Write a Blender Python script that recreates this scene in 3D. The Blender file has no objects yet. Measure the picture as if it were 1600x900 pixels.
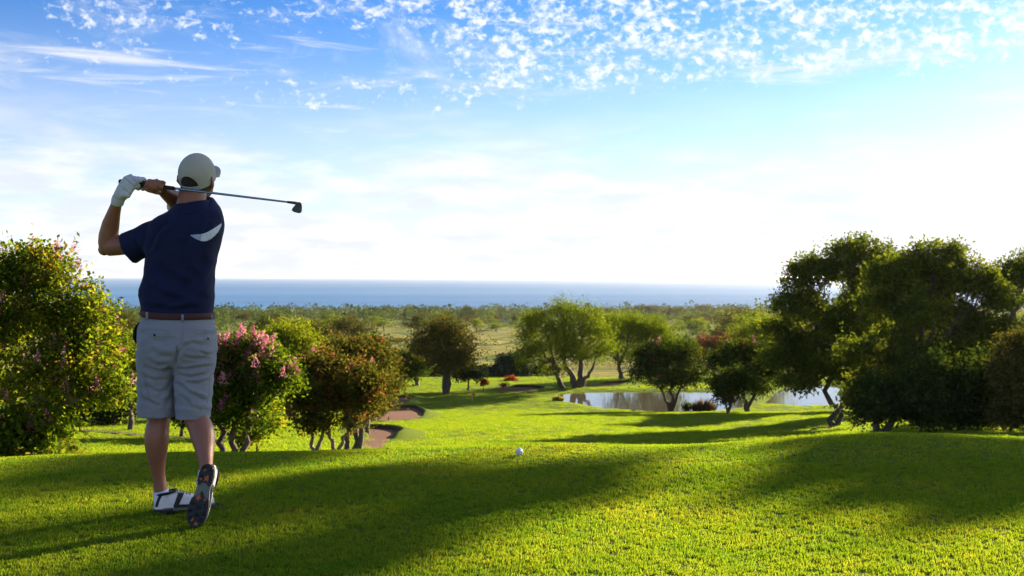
import bpy, bmesh, math, random
import numpy as np
from mathutils import Vector, Matrix
from mathutils.bvhtree import BVHTree

S = bpy.context.scene
C = S.collection
R = math.radians
# ------------------------------------------------------------------ camera
EYE = 1.18                       # eye height above the tee
F = 1600.0                       # focal length in photo pixels
cam_d = bpy.data.cameras.new('camera')
cam_d.lens = 36.0; cam_d.sensor_width = 36.0
cam_d.shift_y = -18/1600
cam_d.clip_start = 0.05; cam_d.clip_end = 200000
cam_d.dof.use_dof = True; cam_d.dof.focus_distance = 5.1; cam_d.dof.aperture_fstop = 7.1
cam = bpy.data.objects.new('camera', cam_d); C.objects.link(cam)
cam.location = (0, 0, EYE); cam.rotation_euler = (R(90), 0, 0)
S.camera = cam
# ------------------------------------------------------------------ light
SUN_AZ, SUN_EL = R(46), R(17)
sun_vec = Vector((math.sin(SUN_AZ)*math.cos(SUN_EL), math.cos(SUN_AZ)*math.cos(SUN_EL), math.sin(SUN_EL)))
sd = bpy.data.lights.new('sun', 'SUN'); sd.energy = 4.6; sd.angle = R(0.53); sd.color = (1.0, 0.86, 0.62)
sun = bpy.data.objects.new('sun', sd); C.objects.link(sun)
sun.rotation_euler = sun_vec.to_track_quat('Z', 'Y').to_euler(); sun.location = (30, 30, 20)

S.view_settings.view_transform = 'Standard'; S.view_settings.look = 'None'
S.view_settings.exposure = 1.98; S.view_settings.gamma = 1.0
S.render.engine = 'CYCLES'
cy = S.cycles
cy.max_bounces = 7; cy.diffuse_bounces = 3; cy.glossy_bounces = 3; cy.transmission_bounces = 5
cy.transparent_max_bounces = 6; cy.volume_bounces = 1
cy.use_denoising = True; cy.sample_clamp_indirect = 6.0
cy.caustics_reflective = False; cy.caustics_refractive = False

class NT:
    """tiny node helper"""
    def __init__(s, tree): s.t = tree; s.n = tree.nodes; s.l = tree.links
    def new(s, typ, **kw):
        n = s.n.new(typ)
        for k, v in kw.items(): setattr(n, k, v)
        return n
    def set(s, sock, v):
        if isinstance(v, bpy.types.NodeSocket): s.l.new(v, sock)
        elif v is not None: sock.default_value = v
    def math(s, op, a, b=None, c=None, clamp=False):
        n = s.new('ShaderNodeMath', operation=op); n.use_clamp = clamp
        for i, v in enumerate((a, b, c)):
            if v is not None: s.set(n.inputs[i], v)
        return n.outputs[0]
    def vmath(s, op, a, b=None, scale=None):
        n = s.new('ShaderNodeVectorMath', operation=op)
        s.set(n.inputs[0], a)
        if b is not None: s.set(n.inputs[1], b)
        if scale is not None: s.set(n.inputs['Scale'], scale)
        return n.outputs['Value'] if op in ('LENGTH', 'DOT_PRODUCT', 'DISTANCE') else n.outputs[0]
    def smooth(s, v, a, b, lo=0.0, hi=1.0):
        n = s.new('ShaderNodeMapRange', interpolation_type='SMOOTHSTEP')
        s.set(n.inputs[0], v); s.set(n.inputs[1], a); s.set(n.inputs[2], b); s.set(n.inputs[3], lo); s.set(n.inputs[4], hi)
        return n.outputs[0]
    def noise(s, vec, scale, detail=2.0, rough=0.5, dist=0.0):
        n = s.new('ShaderNodeTexNoise'); s.set(n.inputs['Vector'], vec)
        n.inputs['Scale'].default_value = scale; n.inputs['Detail'].default_value = detail
        n.inputs['Roughness'].default_value = rough; n.inputs['Distortion'].default_value = dist
        return n.outputs['Fac']
    def mix(s, f, a, b, mode='MIX'):
        n = s.new('ShaderNodeMix', data_type='RGBA', blend_type=mode)
        s.set(n.inputs[0], f); s.set(n.inputs[6], a); s.set(n.inputs[7], b)
        return n.outputs[2]
    def ramp(s, f, stops):
        n = s.new('ShaderNodeValToRGB'); e = n.color_ramp.elements
        while len(e) < len(stops): e.new(0.5)
        for i, (p, c) in enumerate(stops): e[i].position = p; e[i].color = (*c, 1)
        s.set(n.inputs[0], f); return n.outputs[0]

# ------------------------------------------------------------------ sky
W = bpy.data.worlds.new('World'); S.world = W; W.use_nodes = True
w = NT(W.node_tree); w.n.clear()
sky = w.new('ShaderNodeTexSky', sky_type='NISHITA')
sky.sun_disc = False; sky.sun_elevation = SUN_EL; sky.sun_rotation = SUN_AZ
sky.altitude = 100; sky.air_density = 0.75; sky.dust_density = 0.2; sky.ozone_density = 2.5
hs = w.new('ShaderNodeHueSaturation'); hs.inputs['Saturation'].default_value = 1.12
hs.inputs['Value'].default_value = 1.0
gam = w.new('ShaderNodeGamma'); gam.inputs['Gamma'].default_value = 1.3
w.l.new(w.vmath('SCALE', sky.outputs[0], scale=0.2), gam.inputs['Color'])
w.l.new(w.vmath('MULTIPLY', gam.outputs[0], (3.75, 3.72, 3.95)), hs.inputs['Color'])
tc = w.new('ShaderNodeTexCoord')
v = w.vmath('NORMALIZE', tc.outputs['Generated'])
sep = w.new('ShaderNodeSeparateXYZ'); w.l.new(v, sep.inputs[0])
vx, vy, vz = sep.outputs
# small broken altocumulus high up, thicker to the right; thin streaks; a pale bank of cloud low down
side = w.smooth(vx, -0.40, 0.32)
patch = w.noise(w.vmath('MULTIPLY', v, (4, 4, 9)), 1.7, 3, 0.55, 0.4)
flakes = w.math('ADD', w.math('MULTIPLY', w.noise(w.vmath('MULTIPLY', v, (1.0, 1.0, 1.35)), 112, 4, 0.62, 0.25), 0.64), w.math('MULTIPLY', w.noise(w.vmath('MULTIPLY', v, (1.0, 1.0, 1.6)), 46, 3, 0.5, 0.4), 0.36))
low_edge = w.math('MULTIPLY_ADD', side, 0.02, 0.145)
band = w.smooth(vz, low_edge, w.math('ADD', low_edge, 0.035))
cov = w.math('MULTIPLY', band, w.smooth(w.math('MULTIPLY_ADD', side, 0.26, patch), 0.44, 0.72))
lane = w.math('MULTIPLY', w.smooth(w.math('ABSOLUTE', w.math('SUBTRACT', vz, 0.176)), 0.03, 0.004, 0, 0.62), w.math('MULTIPLY', w.smooth(vx, -0.37, -0.22), w.smooth(vx, 0.12, -0.06)))
cov = w.math('MAXIMUM', cov, lane)
thr = w.math('MULTIPLY_ADD', cov, -0.18, 0.612)
alto = w.math('MULTIPLY', w.smooth(flakes, thr, w.math('ADD', thr, 0.21)), w.smooth(cov, 0.03, 0.2))
streak_n = w.noise(w.vmath('MULTIPLY', v, (3.2, 3.2, 34)), 1.6, 5, 0.6, 0.6)
streak = w.math('MULTIPLY', w.smooth(streak_n, 0.56, 0.76), w.math('MULTIPLY', w.smooth(vz, 0.06, 0.13), w.smooth(vz, 0.34, 0.2)))
cir_n = w.noise(w.vmath('MULTIPLY', v, (5, 5, 17)), 1.3, 6, 0.66, 1.2)
cir = w.math('MULTIPLY', w.math('MULTIPLY', w.smooth(cir_n, 0.5, 0.8), w.smooth(vz, 0.1, 0.2)), 0.55)
bank_n = w.noise(w.vmath('MULTIPLY', v, (4.5, 4.5, 20)), 1.4, 6, 0.6, 0.5)
bank = w.math('MULTIPLY', w.smooth(w.math('SUBTRACT', bank_n, w.math('MULTIPLY', vz, 2.3)), 0.08, 0.40), w.smooth(vz, 0.20, 0.06))
veil = w.math('MAXIMUM', w.math('MULTIPLY', streak, 0.75), w.math('MAXIMUM', cir, w.math('MULTIPLY', bank, 0.9)))
shade_n = w.noise(w.vmath('MULTIPLY', v, (8, 8, 34)), 2.0, 4, 0.55)
cloudcol = w.mix(w.smooth(shade_n, 0.35, 0.7), (3.4, 3.5, 3.75, 1), (4.6, 4.5, 4.4, 1))
thin = w.smooth(vz, 0.26, 0.07, 0.0, 0.5)                  # thin sheet of high haze cloud
clear = w.mix(thin, hs.outputs[0], (4.0, 3.96, 3.9, 1))
col = w.mix(veil, clear, cloudcol)
altocol = w.mix(w.smooth(w.noise(w.vmath('MULTIPLY', v, (1, 1, 1.5)), 55, 4, 0.6), 0.38, 0.62), (3.7, 4.0, 4.6, 1), (4.9, 4.85, 4.75, 1))
col = w.mix(w.math('MULTIPLY', alto, 0.9), col, altocol)
bg = w.new('ShaderNodeBackground'); bg.inputs['Strength'].default_value = 0.066
w.l.new(col, bg.inputs['Color'])
wo = w.new('ShaderNodeOutputWorld'); w.l.new(bg.outputs[0], wo.inputs['Surface'])

# ------------------------------------------------------------------ generic helpers
rng = np.random.default_rng(11)
def mesh_np(name, V, faces, smooth=False, attrs=None):
    """V (n,3); faces (m,k) equal size array or list of tuples"""
    me = bpy.data.meshes.new(name)
    if isinstance(faces, np.ndarray):
        V = np.asarray(V, dtype=np.float32); m, k = faces.shape
        me.vertices.add(len(V)); me.vertices.foreach_set('co', V.ravel())
        me.loops.add(m*k); me.loops.foreach_set('vertex_index', faces.astype(np.int32).ravel())
        me.polygons.add(m); me.polygons.foreach_set('loop_start', np.arange(0, m*k, k, dtype=np.int32))
    else:
        me.from_pydata([tuple(map(float, p)) for p in V], [], [tuple(map(int, f)) for f in faces])
    me.update(calc_edges=True)
    if smooth: me.polygons.foreach_set('use_smooth', np.ones(len(me.polygons), bool))
    for k2, (dom, val) in (attrs or {}).items():
        a = me.attributes.new(k2, 'FLOAT', dom); a.data.foreach_set('value', np.asarray(val, np.float32))
    return me
def add(name, me, mat=None, parent=None, loc=None):
    o = bpy.data.objects.new(name, me); C.objects.link(o)
    if mat is not None and me is not None and len(me.materials) == 0: me.materials.append(mat)
    if parent is not None: o.parent = parent
    if loc is not None: o.location = loc
    return o
def tag(o, label=None, cat=None, group=None, kind=None):
    if label: o['label'] = label
    if cat: o['category'] = cat
    if group: o['group'] = group
    if kind: o['kind'] = kind
    return o
def empty(name, loc=(0, 0, 0)):
    o = bpy.data.objects.new(name, None); C.objects.link(o); o.location = loc; o.empty_display_size = 0.2
    return o
def join(parts):
    """[(V,F list)] -> V,F"""
    Vs, Fs, n = [], [], 0
    for V, Fc in parts:
        V = np.asarray(V, float).reshape(-1, 3)
        Vs.append(V); Fs += [tuple(i+n for i in f) for f in Fc]; n += len(V)
    return np.concatenate(Vs), Fs
def tube(path, radii, n=8, cap=True, flat=None):
    """tube along path; radii scalars or (a,b) pairs; flat = preferred side axis"""
    P = np.asarray(path, float); m = len(P)
    T = np.zeros_like(P); T[1:-1] = P[2:]-P[:-2]; T[0] = P[1]-P[0]; T[-1] = P[-1]-P[-2]
    T /= np.linalg.norm(T, axis=1)[:, None]+1e-12
    ref = np.array(flat if flat is not None else ((1, 0, 0) if abs(T[0][0]) < 0.8 else (0, 1, 0)), float)
    V = []
    a = np.arange(n)*2*np.pi/n
    for i in range(m):
        s = ref-T[i]*np.dot(ref, T[i]); s /= np.linalg.norm(s)+1e-12
        if flat is None: ref = s
        t = np.cross(T[i], s)
        r = radii[i] if isinstance(radii, list) else radii
        ra, rb = (r if hasattr(r, '__len__') else (r, r))
        V.append(P[i]+np.cos(a)[:, None]*s*ra+np.sin(a)[:, None]*t*rb)
    V = np.concatenate(V); Fc = []
    for i in range(m-1):
        for j in range(n):
            k = (j+1) % n
            Fc.append((i*n+j, i*n+k, (i+1)*n+k, (i+1)*n+j))
    if cap:
        Fc.append(tuple(range(n-1, -1, -1))); Fc.append(tuple((m-1)*n+j for j in range(n)))
    return V, Fc
def ellipsoid(c, r, nu=16, nv=10, M=None):
    V = [(0, 0, 1.0)]; Fc = []
    for i in range(1, nv):
        th = math.pi*i/nv
        for j in range(nu):
            ph = 2*math.pi*j/nu
            V.append((math.sin(th)*math.cos(ph), math.sin(th)*math.sin(ph), math.cos(th)))
    V.append((0, 0, -1.0)); L = len(V)-1
    for j in range(nu): Fc.append((0, 1+j, 1+(j+1) % nu))
    for i in range(nv-2):
        for j in range(nu):
            a = 1+i*nu+j; b = 1+i*nu+(j+1) % nu
            Fc.append((a, a+nu, b+nu, b))
    for j in range(nu): Fc.append((L, 1+(nv-2)*nu+(j+1) % nu, 1+(nv-2)*nu+j))
    V = np.array(V)*np.array(r)
    if M is not None: V = V @ np.asarray(M, float).T
    return V+np.array(c), Fc

# ------------------------------------------------------------------ materials
def mat(name):
    m = bpy.data.materials.new(name); m.use_nodes = True; t = NT(m.node_tree)
    return m, t, t.n['Principled BSDF'], t.n['Material Output']
def simple(name, col, rough=0.6, var=0.12, scale=30, bump=0.0, bscale=None, metal=0.0, spec=0.5, sheen=0.0, dirt=None):
    """plain coloured material with a little mottling and relief"""
    m, t, b, o = mat(name)
    tcn = t.new('ShaderNodeTexCoord'); co = tcn.outputs['Object']
    f = t.noise(co, scale, 4, 0.6)
    c0 = tuple(max(0, x*(1-var)) for x in col)+(1,); c1 = tuple(min(1, x*(1+var)) for x in col)+(1,)
    colr = t.mix(f, c0, c1)
    if dirt: colr = t.mix(t.smooth(t.noise(co, dirt[1], 4, 0.65), 0.5, 0.72, 0, dirt[2]), colr, (*dirt[0], 1))
    t.set(b.inputs['Base Color'], colr)
    b.inputs['Roughness'].default_value = rough; b.inputs['Metallic'].default_value = metal
    b.inputs['Specular IOR Level'].default_value = spec
    if sheen: b.inputs['Sheen Weight'].default_value = sheen
    if bump:
        bn = t.new('ShaderNodeBump'); bn.inputs['Strength'].default_value = bump; bn.inputs['Distance'].default_value = 0.01
        t.l.new(t.noise(co, bscale or scale*4, 3, 0.6), bn.inputs['Height']); t.l.new(bn.outputs[0], b.inputs['Normal'])
    return m
def leaf_mat(name, stops, trans=0.45, tcol=(1.25, 1.15, 0.45), rough=0.55):
    m, t, b, o = mat(name)
    at = t.new('ShaderNodeAttribute', attribute_name='tint')
    colr = t.ramp(at.outputs['Fac'], stops)
    t.set(b.inputs['Base Color'], colr); b.inputs['Roughness'].default_value = rough
    b.inputs['Specular IOR Level'].default_value = 0.0
    tr = t.new('ShaderNodeBsdfTranslucent')
    t.set(tr.inputs['Color'], t.mix(1.0, colr, (*tcol, 1), 'MULTIPLY'))
    mx = t.new('ShaderNodeMixShader'); mx.inputs[0].default_value = trans
    t.l.new(b.outputs[0], mx.inputs[1]); t.l.new(tr.outputs[0], mx.inputs[2]); t.l.new(mx.outputs[0], o.inputs['Surface'])
    return m
def bark_mat(name, c0, c1):
    m, t, b, o = mat(name)
    tcn = t.new('ShaderNodeTexCoord')
    f = t.noise(t.vmath('MULTIPLY', tcn.outputs['Object'], (1, 1, 0.25)), 14, 5, 0.65)
    t.set(b.inputs['Base Color'], t.ramp(f, [(0.3, c0), (0.7, c1)])); b.inputs['Roughness'].default_value = 0.9
    bn = t.new('ShaderNodeBump'); bn.inputs['Strength'].default_value = 0.6; bn.inputs['Distance'].default_value = 0.03
    t.l.new(f, bn.inputs['Height']); t.l.new(bn.outputs[0], b.inputs['Normal'])
    return m

# ------------------------------------------------------------------ terrain
KN = [(-2000, 0.0), (0, 0.0), (6.0, 0.0), (6.6, -0.015), (7.2, -0.04), (7.7, -0.11), (9, -0.43), (12, -0.95), (14, -1.32), (20, -2.36), (30, -4.06),
      (40, -5.68), (45, -6.46), (50, -7.14), (60, -8.2), (70, -9.15), (80, -10.07), (90, -11.08), (104, -12.5), (113, -12.56), (122, -12.62), (130, -12.66),
      (142, -12.9), (150, -13.4), (200, -16), (300, -20.3), (400, -24.2), (800, -38.5), (1400, -52), (1850, -59.4), (2000, -61.5), (2300, -66), (99999, -70)]
KD = np.array([k[0] for k in KN], float); KZ = np.array([k[1] for k in KN], float)
def sstep(x, a, b):
    t = np.clip((x-a)/(b-a), 0, 1); return t*t*(3-2*t)
WATER_Z = -12.62
def on_plane(px, py, z):
    d = F*(EYE-z)/(py-432.0); return ((px-800)/F*d, d)
pond_px = [(866, 622), (872, 617), (890, 614.5), (930, 613), (1000, 612.5), (1060, 612.5), (1120, 613.5), (1160, 616), (1184, 622), (1190, 630), (1172, 636), (1130, 641), (1090, 644), (1045, 645.5), (1000, 643.5), (950, 639), (905, 631), (878, 626)]
pond2_px = [(1196, 631), (1205, 622), (1215, 612), (1240, 606), (1275, 603), (1310, 606), (1330, 618), (1330, 633), (1290, 634), (1230, 634)]
POND = [np.array([on_plane(*p, WATER_Z) for p in pond_px]), np.array([on_plane(*p, WATER_Z) for p in pond2_px])]
def poly_sd(px, py, poly):
    """signed distance to polygon, negative inside"""
    px = np.asarray(px, float); py = np.asarray(py, float)
    d = np.full(px.shape, 1e18); ins = np.zeros(px.shape, bool); n = len(poly)
    for i in range(n):
        ax, ay = poly[i]; bx, by = poly[(i+1) % n]
        ex, ey = bx-ax, by-ay
        t = np.clip(((px-ax)*ex+(py-ay)*ey)/(ex*ex+ey*ey+1e-12), 0, 1)
        d = np.minimum(d, (px-ax-t*ex)**2+(py-ay-t*ey)**2)
        c = ((ay > py) != (by > py)) & (px < (bx-ax)*(py-ay)/(by-ay+1e-12)+ax)
        ins ^= c
    d = np.sqrt(d); return np.where(ins, -d, d)
def base_z(x, y):
    x = np.asarray(x, float); y = np.asarray(y, float)
    z = 0
    for k, wt in ((-1.5, .12), (-.75, .22), (0, .32), (.75, .22), (1.5, .12)):
        z = z+wt*np.interp(y*(1+0.022*k*np.clip((y-5)/10, 0.25, 1)), KD, KZ)
    u = x/np.maximum(y, 3.0)
    # tee falls away to the left; the right-hand rough stands a little higher
    z = z-0.055*np.clip(-x-2.4, 0, 4)*sstep(y, 3.0, 6.5)*(1-sstep(y, 12, 30))
    z = z+0.75*sstep(u, 0.28, 0.45)*sstep(y, 30, 48)*(1-sstep(y, 75, 100))
    z = z+0.10*sstep(u, 0.05, 0.45)*sstep(y, 5, 8)*(1-sstep(y, 10, 24))*np.clip(y/7, 0, 2)
    z = z+(0.028*np.sin(x*0.95+0.6)+0.016*np.sin(x*2.1+1.9))*sstep(y, 6.0, 7.4)*(1-sstep(y, 9, 14))
    # soft mounds on the fairway
    m = np.sin(x*0.17+1.3)*np.sin(y*0.11+0.4+0.05*x)+0.6*np.sin(x*0.31-y*0.07)+0.4*np.sin(x*0.08+y*0.23)
    z = z+0.16*m*sstep(y, 48, 62)*(1-sstep(y, 86, 100))
    z = z+0.9*m*sstep(y, 170, 300)*(1-sstep(y, 1500, 1800))
    z = z+0.006*(np.sin(x*3.1+y*1.7)+np.sin(x*1.3-y*2.9))*(1-sstep(y, 8, 10))
    # far left the lower fairway swings up to the tree line
    for P in POND:
        if z.size == 1 or True:
            near = (x > P[:, 0].min()-14) & (x < P[:, 0].max()+14) & (y > P[:, 1].min()-14) & (y < P[:, 1].max()+14)
            if np.any(near):
                sdv = np.where(near, poly_sd(x, y, P), 99.0)
                bank_z = WATER_Z+np.where(sdv < 0, np.maximum(sdv*0.5, -1.0), np.minimum(sdv*0.14, 0.28+sdv*0.03))
                z = np.where(sdv < 0, bank_z, z*sstep(sdv, 0, 7)+bank_z*(1-sstep(sdv, 0, 7)))
    return z
def gz(x, y): return float(base_z(np.array([x]), np.array([y]))[0])
def G(px, py, dmin=2.0, dmax=2400.0):
    """first ground point seen along a photo pixel"""
    d = np.exp(np.linspace(math.log(dmin), math.log(dmax), 6000))
    x = (px-800)/F*d; z = EYE-(py-432)/F*d
    hit = np.nonzero(z < base_z(x, d))[0]
    k = hit[0] if len(hit) else len(d)-1
    return (float(x[k]), float(d[k]), float(base_z(x[k:k+1], d[k:k+1])[0]))
def at(px, py, d): return np.array([(px-800)/F*d, d, EYE-(py-432)/F*d])

rr = [0.02, 0.6, 1.2, 1.8, 2.3]
while rr[-1] < 3200: rr.append(rr[-1]*(1.0125 if rr[-1] < 170 else 1.03))
ang = list(np.radians(np.arange(-33, 33.01, 0.22)))
ang = list(np.radians(np.arange(-180, -33.1, 7)))+ang+list(np.radians(np.arange(40, 174, 7)))
rr = np.array(rr); ang = np.array(ang)
RR, AA = np.meshgrid(rr, ang, indexing='ij')
GX, GY = RR*np.sin(AA), RR*np.cos(AA)
GZ = base_z(GX.ravel(), GY.ravel()).reshape(GX.shape)
nr, na = RR.shape
idx = np.arange(nr*na).reshape(nr, na)
q = np.stack([idx[:-1, :], np.roll(idx, -1, 1)[:-1, :], np.roll(idx, -1, 1)[1:, :], idx[1:, :]], -1).reshape(-1, 4)
gm = mesh_np('ground', np.stack([GX, GY, GZ], -1).reshape(-1, 3), q[:, ::-1], smooth=True)

m, t, b, o = mat('turf_and_field')
geo = t.new('ShaderNodeNewGeometry'); pos = geo.outputs['Position']
sp = t.new('ShaderNodeSeparateXYZ'); t.l.new(pos, sp.inputs[0])
yy = sp.outputs[1]
n1 = t.noise(pos, 0.35, 5, 0.6); n2 = t.noise(pos, 9.0, 4, 0.65); n3 = t.noise(t.vmath('MULTIPLY', pos, (0.25, 1, 1)), 0.05, 5, 0.62, 0.5)
nf = t.noise(pos, 60.0, 3, 0.7)
turf = t.mix(n1, (0.11, 0.180, 0.016, 1), (0.18, 0.235, 0.022, 1))
turf = t.mix(t.smooth(n2, 0.35, 0.75, 0, 0.5), turf, (0.25, 0.26, 0.025, 1))
turf = t.mix(t.smooth(nf, 0.3, 0.8, 0, 0.45), turf, (0.06, 0.10, 0.008, 1))
wear = t.smooth(t.noise(pos, 2.3, 4, 0.7), 0.62, 0.74, 0, 0.4)
turf = t.mix(wear, turf, (0.18, 0.14, 0.05, 1))
field = t.ramp(n3, [(0.28, (0.050, 0.075, 0.015)), (0.42, (0.10, 0.14, 0.025)), (0.52, (0.28, 0.225, 0.060)), (0.60, (0.13, 0.145, 0.03)), (0.72, (0.30, 0.24, 0.075))])
fine = t.noise(t.vmath('MULTIPLY', pos, (0.5, 1, 1)), 0.7, 4, 0.7)
field = t.mix(t.smooth(fine, 0.45, 0.62, 0, 0.65), field, (0.055, 0.072, 0.018, 1))
isf = t.smooth(yy, 146, 153)
t.set(b.inputs['Base Color'], t.mix(isf, turf, field)); b.inputs['Roughness'].default_value = 1.0
b.inputs['Specular IOR Level'].default_value = 0.05
bn = t.new('ShaderNodeBump'); bn.inputs['Strength'].default_value = 1.0; bn.inputs['Distance'].default_value = 0.05
t.l.new(t.math('ADD', n2, nf), bn.inputs['Height']); t.l.new(bn.outputs[0], b.inputs['Normal'])
ground = tag(add('ground', gm, m), kind='structure')

# sea
m, t, b, o = mat('sea_water')
geo = t.new('ShaderNodeNewGeometry'); pos = geo.outputs['Position']
wn = t.noise(t.vmath('MULTIPLY', pos, (0.6, 1, 1)), 0.06, 6, 0.65)
band_n = t.noise(t.vmath('MULTIPLY', pos, (0.00012, 0.0011, 1)), 1.0, 5, 0.6, 0.6)
t.set(b.inputs['Base Color'], t.mix(t.smooth(band_n, 0.35, 0.68), (0.015, 0.115, 0.290, 1), (0.045, 0.180, 0.380, 1)))
b.inputs['Roughness'].default_value = 0.4; b.inputs['IOR'].default_value = 1.33; b.inputs['Specular IOR Level'].default_value = 0.3
bn = t.new('ShaderNodeBump'); bn.inputs['Strength'].default_value = 0.9; bn.inputs['Distance'].default_value = 3.0
t.l.new(wn, bn.inputs['Height']); t.l.new(bn.outputs[0], b.inputs['Normal'])
xs = np.linspace(-90000, 90000, 13); ys = np.array([1500, 2500, 4000, 8000, 16000, 40000, 90000.])
XX, YY = np.meshgrid(xs, ys, indexing='ij'); ii = np.arange(XX.size).reshape(XX.shape)
q = np.stack([ii[:-1, :-1], ii[1:, :-1], ii[1:, 1:], ii[:-1, 1:]], -1).reshape(-1, 4)
sea = tag(add('sea', mesh_np('sea', np.stack([XX, YY, np.full(XX.shape, -60.0)], -1).reshape(-1, 3), q), m), kind='structure')

# ponds
m, t, b, o = mat('pond_water')
geo = t.new('ShaderNodeNewGeometry'); pos = geo.outputs['Position']
b.inputs['Base Color'].default_value = (0.09, 0.075, 0.05, 1); b.inputs['Roughness'].default_value = 0.06; b.inputs['IOR'].default_value = 1.33
bn = t.new('ShaderNodeBump'); bn.inputs['Strength'].default_value = 0.12; bn.inputs['Distance'].default_value = 0.05
t.l.new(t.noise(t.vmath('MULTIPLY', pos, (0.5, 1, 1)), 1.2, 4, 0.6), bn.inputs['Height']); t.l.new(bn.outputs[0], b.inputs['Normal'])
for k, P in enumerate(POND):
    c = P.mean(0); Q = c+(P-c)*1.03
    me = bpy.data.meshes.new('pond'); me.from_pydata([(x, y, WATER_Z) for x, y in Q], [], [tuple(range(len(Q)))[::-1]])
    me.update()
    if me.polygons[0].normal.z < 0: me.flip_normals()
    tag(add('pond', me, m), kind='structure')

# bunkers: red sand with a turf lip on the far side
sand = simple('red_sand', (0.155, 0.078, 0.046), 0.95, 0.18, 3.0, 0.5, 12, spec=0.1)
lipm = simple('bunker_lip_earth', (0.075, 0.035, 0.022), 0.95, 0.3, 4.0, 0.6, 10, spec=0.1)
bunk = [([(548, 672), (570, 670.5), (595, 671), (615, 673), (625, 678), (617, 684), (607, 691), (600, 698), (596, 705), (570, 706), (560, 700), (566, 692), (578, 685), (570, 680), (550, 680)], 0.34),
        ([(578, 657), (588, 649), (605, 642), (635, 638.5), (652, 640), (661, 646.5), (656, 653), (635, 657), (605, 659)], 0.42),
        ([(596, 636), (606, 627), (620, 623), (644, 622), (642, 628), (628, 633), (610, 637)], 0.3),
        ([(770, 609.5), (788, 606.5), (828, 605.5), (850, 608), (838, 610.8), (800, 611.3)], 0.35),
        ([(900, 604.5), (935, 600.5), (980, 598), (982, 601), (940, 604.5)], 0.3)]
BUNKERS = []
for poly_px, lip in bunk:
    P = np.array([G(*p, 44)[:2] for p in poly_px]); n = len(P)
    # smooth the outline
    pts = []
    for i in range(n):
        p0, p1, p2, p3 = P[i-1], P[i], P[(i+1) % n], P[(i+2) % n]
        for s in (0, .25, .5, .75):
            pts.append(0.5*((2*p1)+(-p0+p2)*s+(2*p0-5*p1+4*p2-p3)*s*s+(-p0+3*p1-3*p2+p3)*s**3))
    P = np.array(pts); n = len(P); BUNKERS.append(P)
    c = P.mean(0)
    V = []; Fc = []
    rings = [1.0, 0.85, 0.65, 0.4, 0.15]
    for s in rings:
        Q = c+(P-c)*s
        for x, y in Q: V.append((x, y, gz(x, y)+0.05))
    for k in range(len(rings)-1):
        for i in range(n):
            j = (i+1) % n
            Fc.append((k*n+i, k*n+j, (k+1)*n+j, (k+1)*n+i))
    Fc.append(tuple((len(rings)-1)*n+i for i in range(n)))
    bo = tag(add('bunker', mesh_np('bunker', V, Fc, True), sand), kind='structure')
    # lip: earth face towards the sand, turf rolling back to the ground
    V = []; Fe = []; Ft = []
    for x, y in P:
        dvec = np.array([x, y])-c; L = np.linalg.norm(dvec*np.array([1, 0.35]))+1e-6; nrm = dvec*np.array([1, 0.35])/L
        h = lip*float(sstep(np.array(nrm[1]+0.75*nrm[0]), -0.1, 0.65)); g0 = gz(x, y)
        for off, hh in ((-0.05, 0.0), (0.06, h*0.8+0.02), (0.35, h+0.03), (0.8, h*0.75+0.03), (2.2, -0.05)):
            V.append((x+nrm[0]*off, y+nrm[1]*off, (gz(x+nrm[0]*off, y+nrm[1]*off))+hh))
    for i in range(n):
        j = (i+1) % n
        Fe.append((i*5, j*5, j*5+1, i*5+1))
        for k in (1, 2, 3): Ft.append((i*5+k, j*5+k, j*5+k+1, i*5+k+1))
    me = mesh_np('bunker_lip', V, Fe+Ft, True); me.materials.append(lipm); me.materials.append(gm.materials[0])
    me.polygons.foreach_set('material_index', [0]*len(Fe)+[1]*len(Ft))
    add('bunker_lip', me, None, bo)

# cart path across the lower left fairway
pathm = simple('path_dirt', (0.10, 0.075, 0.045), 0.9, 0.25, 2.0, spec=0.1)
pts = [np.array(G(*p, 44)) for p in ((60, 668), (110, 671), (160, 675), (215, 680), (300, 687), (360, 692))]
V = []; Fc = []
for i in range(len(pts)-1):
    for s in np.linspace(0, 1, 8, endpoint=False):
        p = pts[i]*(1-s)+pts[i+1]*s
        for k in (-0.7, 0.7): V.append((p[0], p[1]+k, gz(p[0], p[1]+k)+0.06))
for i in range(len(V)//2-1): Fc.append((2*i, 2*i+2, 2*i+3, 2*i+1))
tag(add('path', mesh_np('path', V, Fc, True), pathm), kind='structure')

# ------------------------------------------------------------------ vegetation
L_MYRTLE = leaf_mat('myrtle_leaf', [(0.0, (0.026, 0.050, 0.009)), (0.45, (0.065, 0.105, 0.012)), (0.72, (0.14, 0.17, 0.016)), (0.90, (0.17, 0.15, 0.024)), (1.0, (0.15, 0.085, 0.030))], 0.55, (2.2, 2.0, 0.6))
L_FEATHER = leaf_mat('feathery_leaf', [(0.0, (0.045, 0.080, 0.008)), (0.5, (0.105, 0.145, 0.012)), (1.0, (0.18, 0.205, 0.020))], 0.5, (1.7, 1.6, 0.5))
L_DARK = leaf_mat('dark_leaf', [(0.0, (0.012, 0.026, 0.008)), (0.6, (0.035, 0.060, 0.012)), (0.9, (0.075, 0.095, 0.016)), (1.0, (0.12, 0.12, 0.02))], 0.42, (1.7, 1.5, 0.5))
L_BRONZE = leaf_mat('bronze_leaf', [(0.0, (0.028, 0.036, 0.012)), (0.5, (0.070, 0.085, 0.018)), (0.8, (0.120, 0.092, 0.026)), (1.0, (0.17, 0.080, 0.036))], 0.5, (1.9, 1.6, 0.6))
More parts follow.
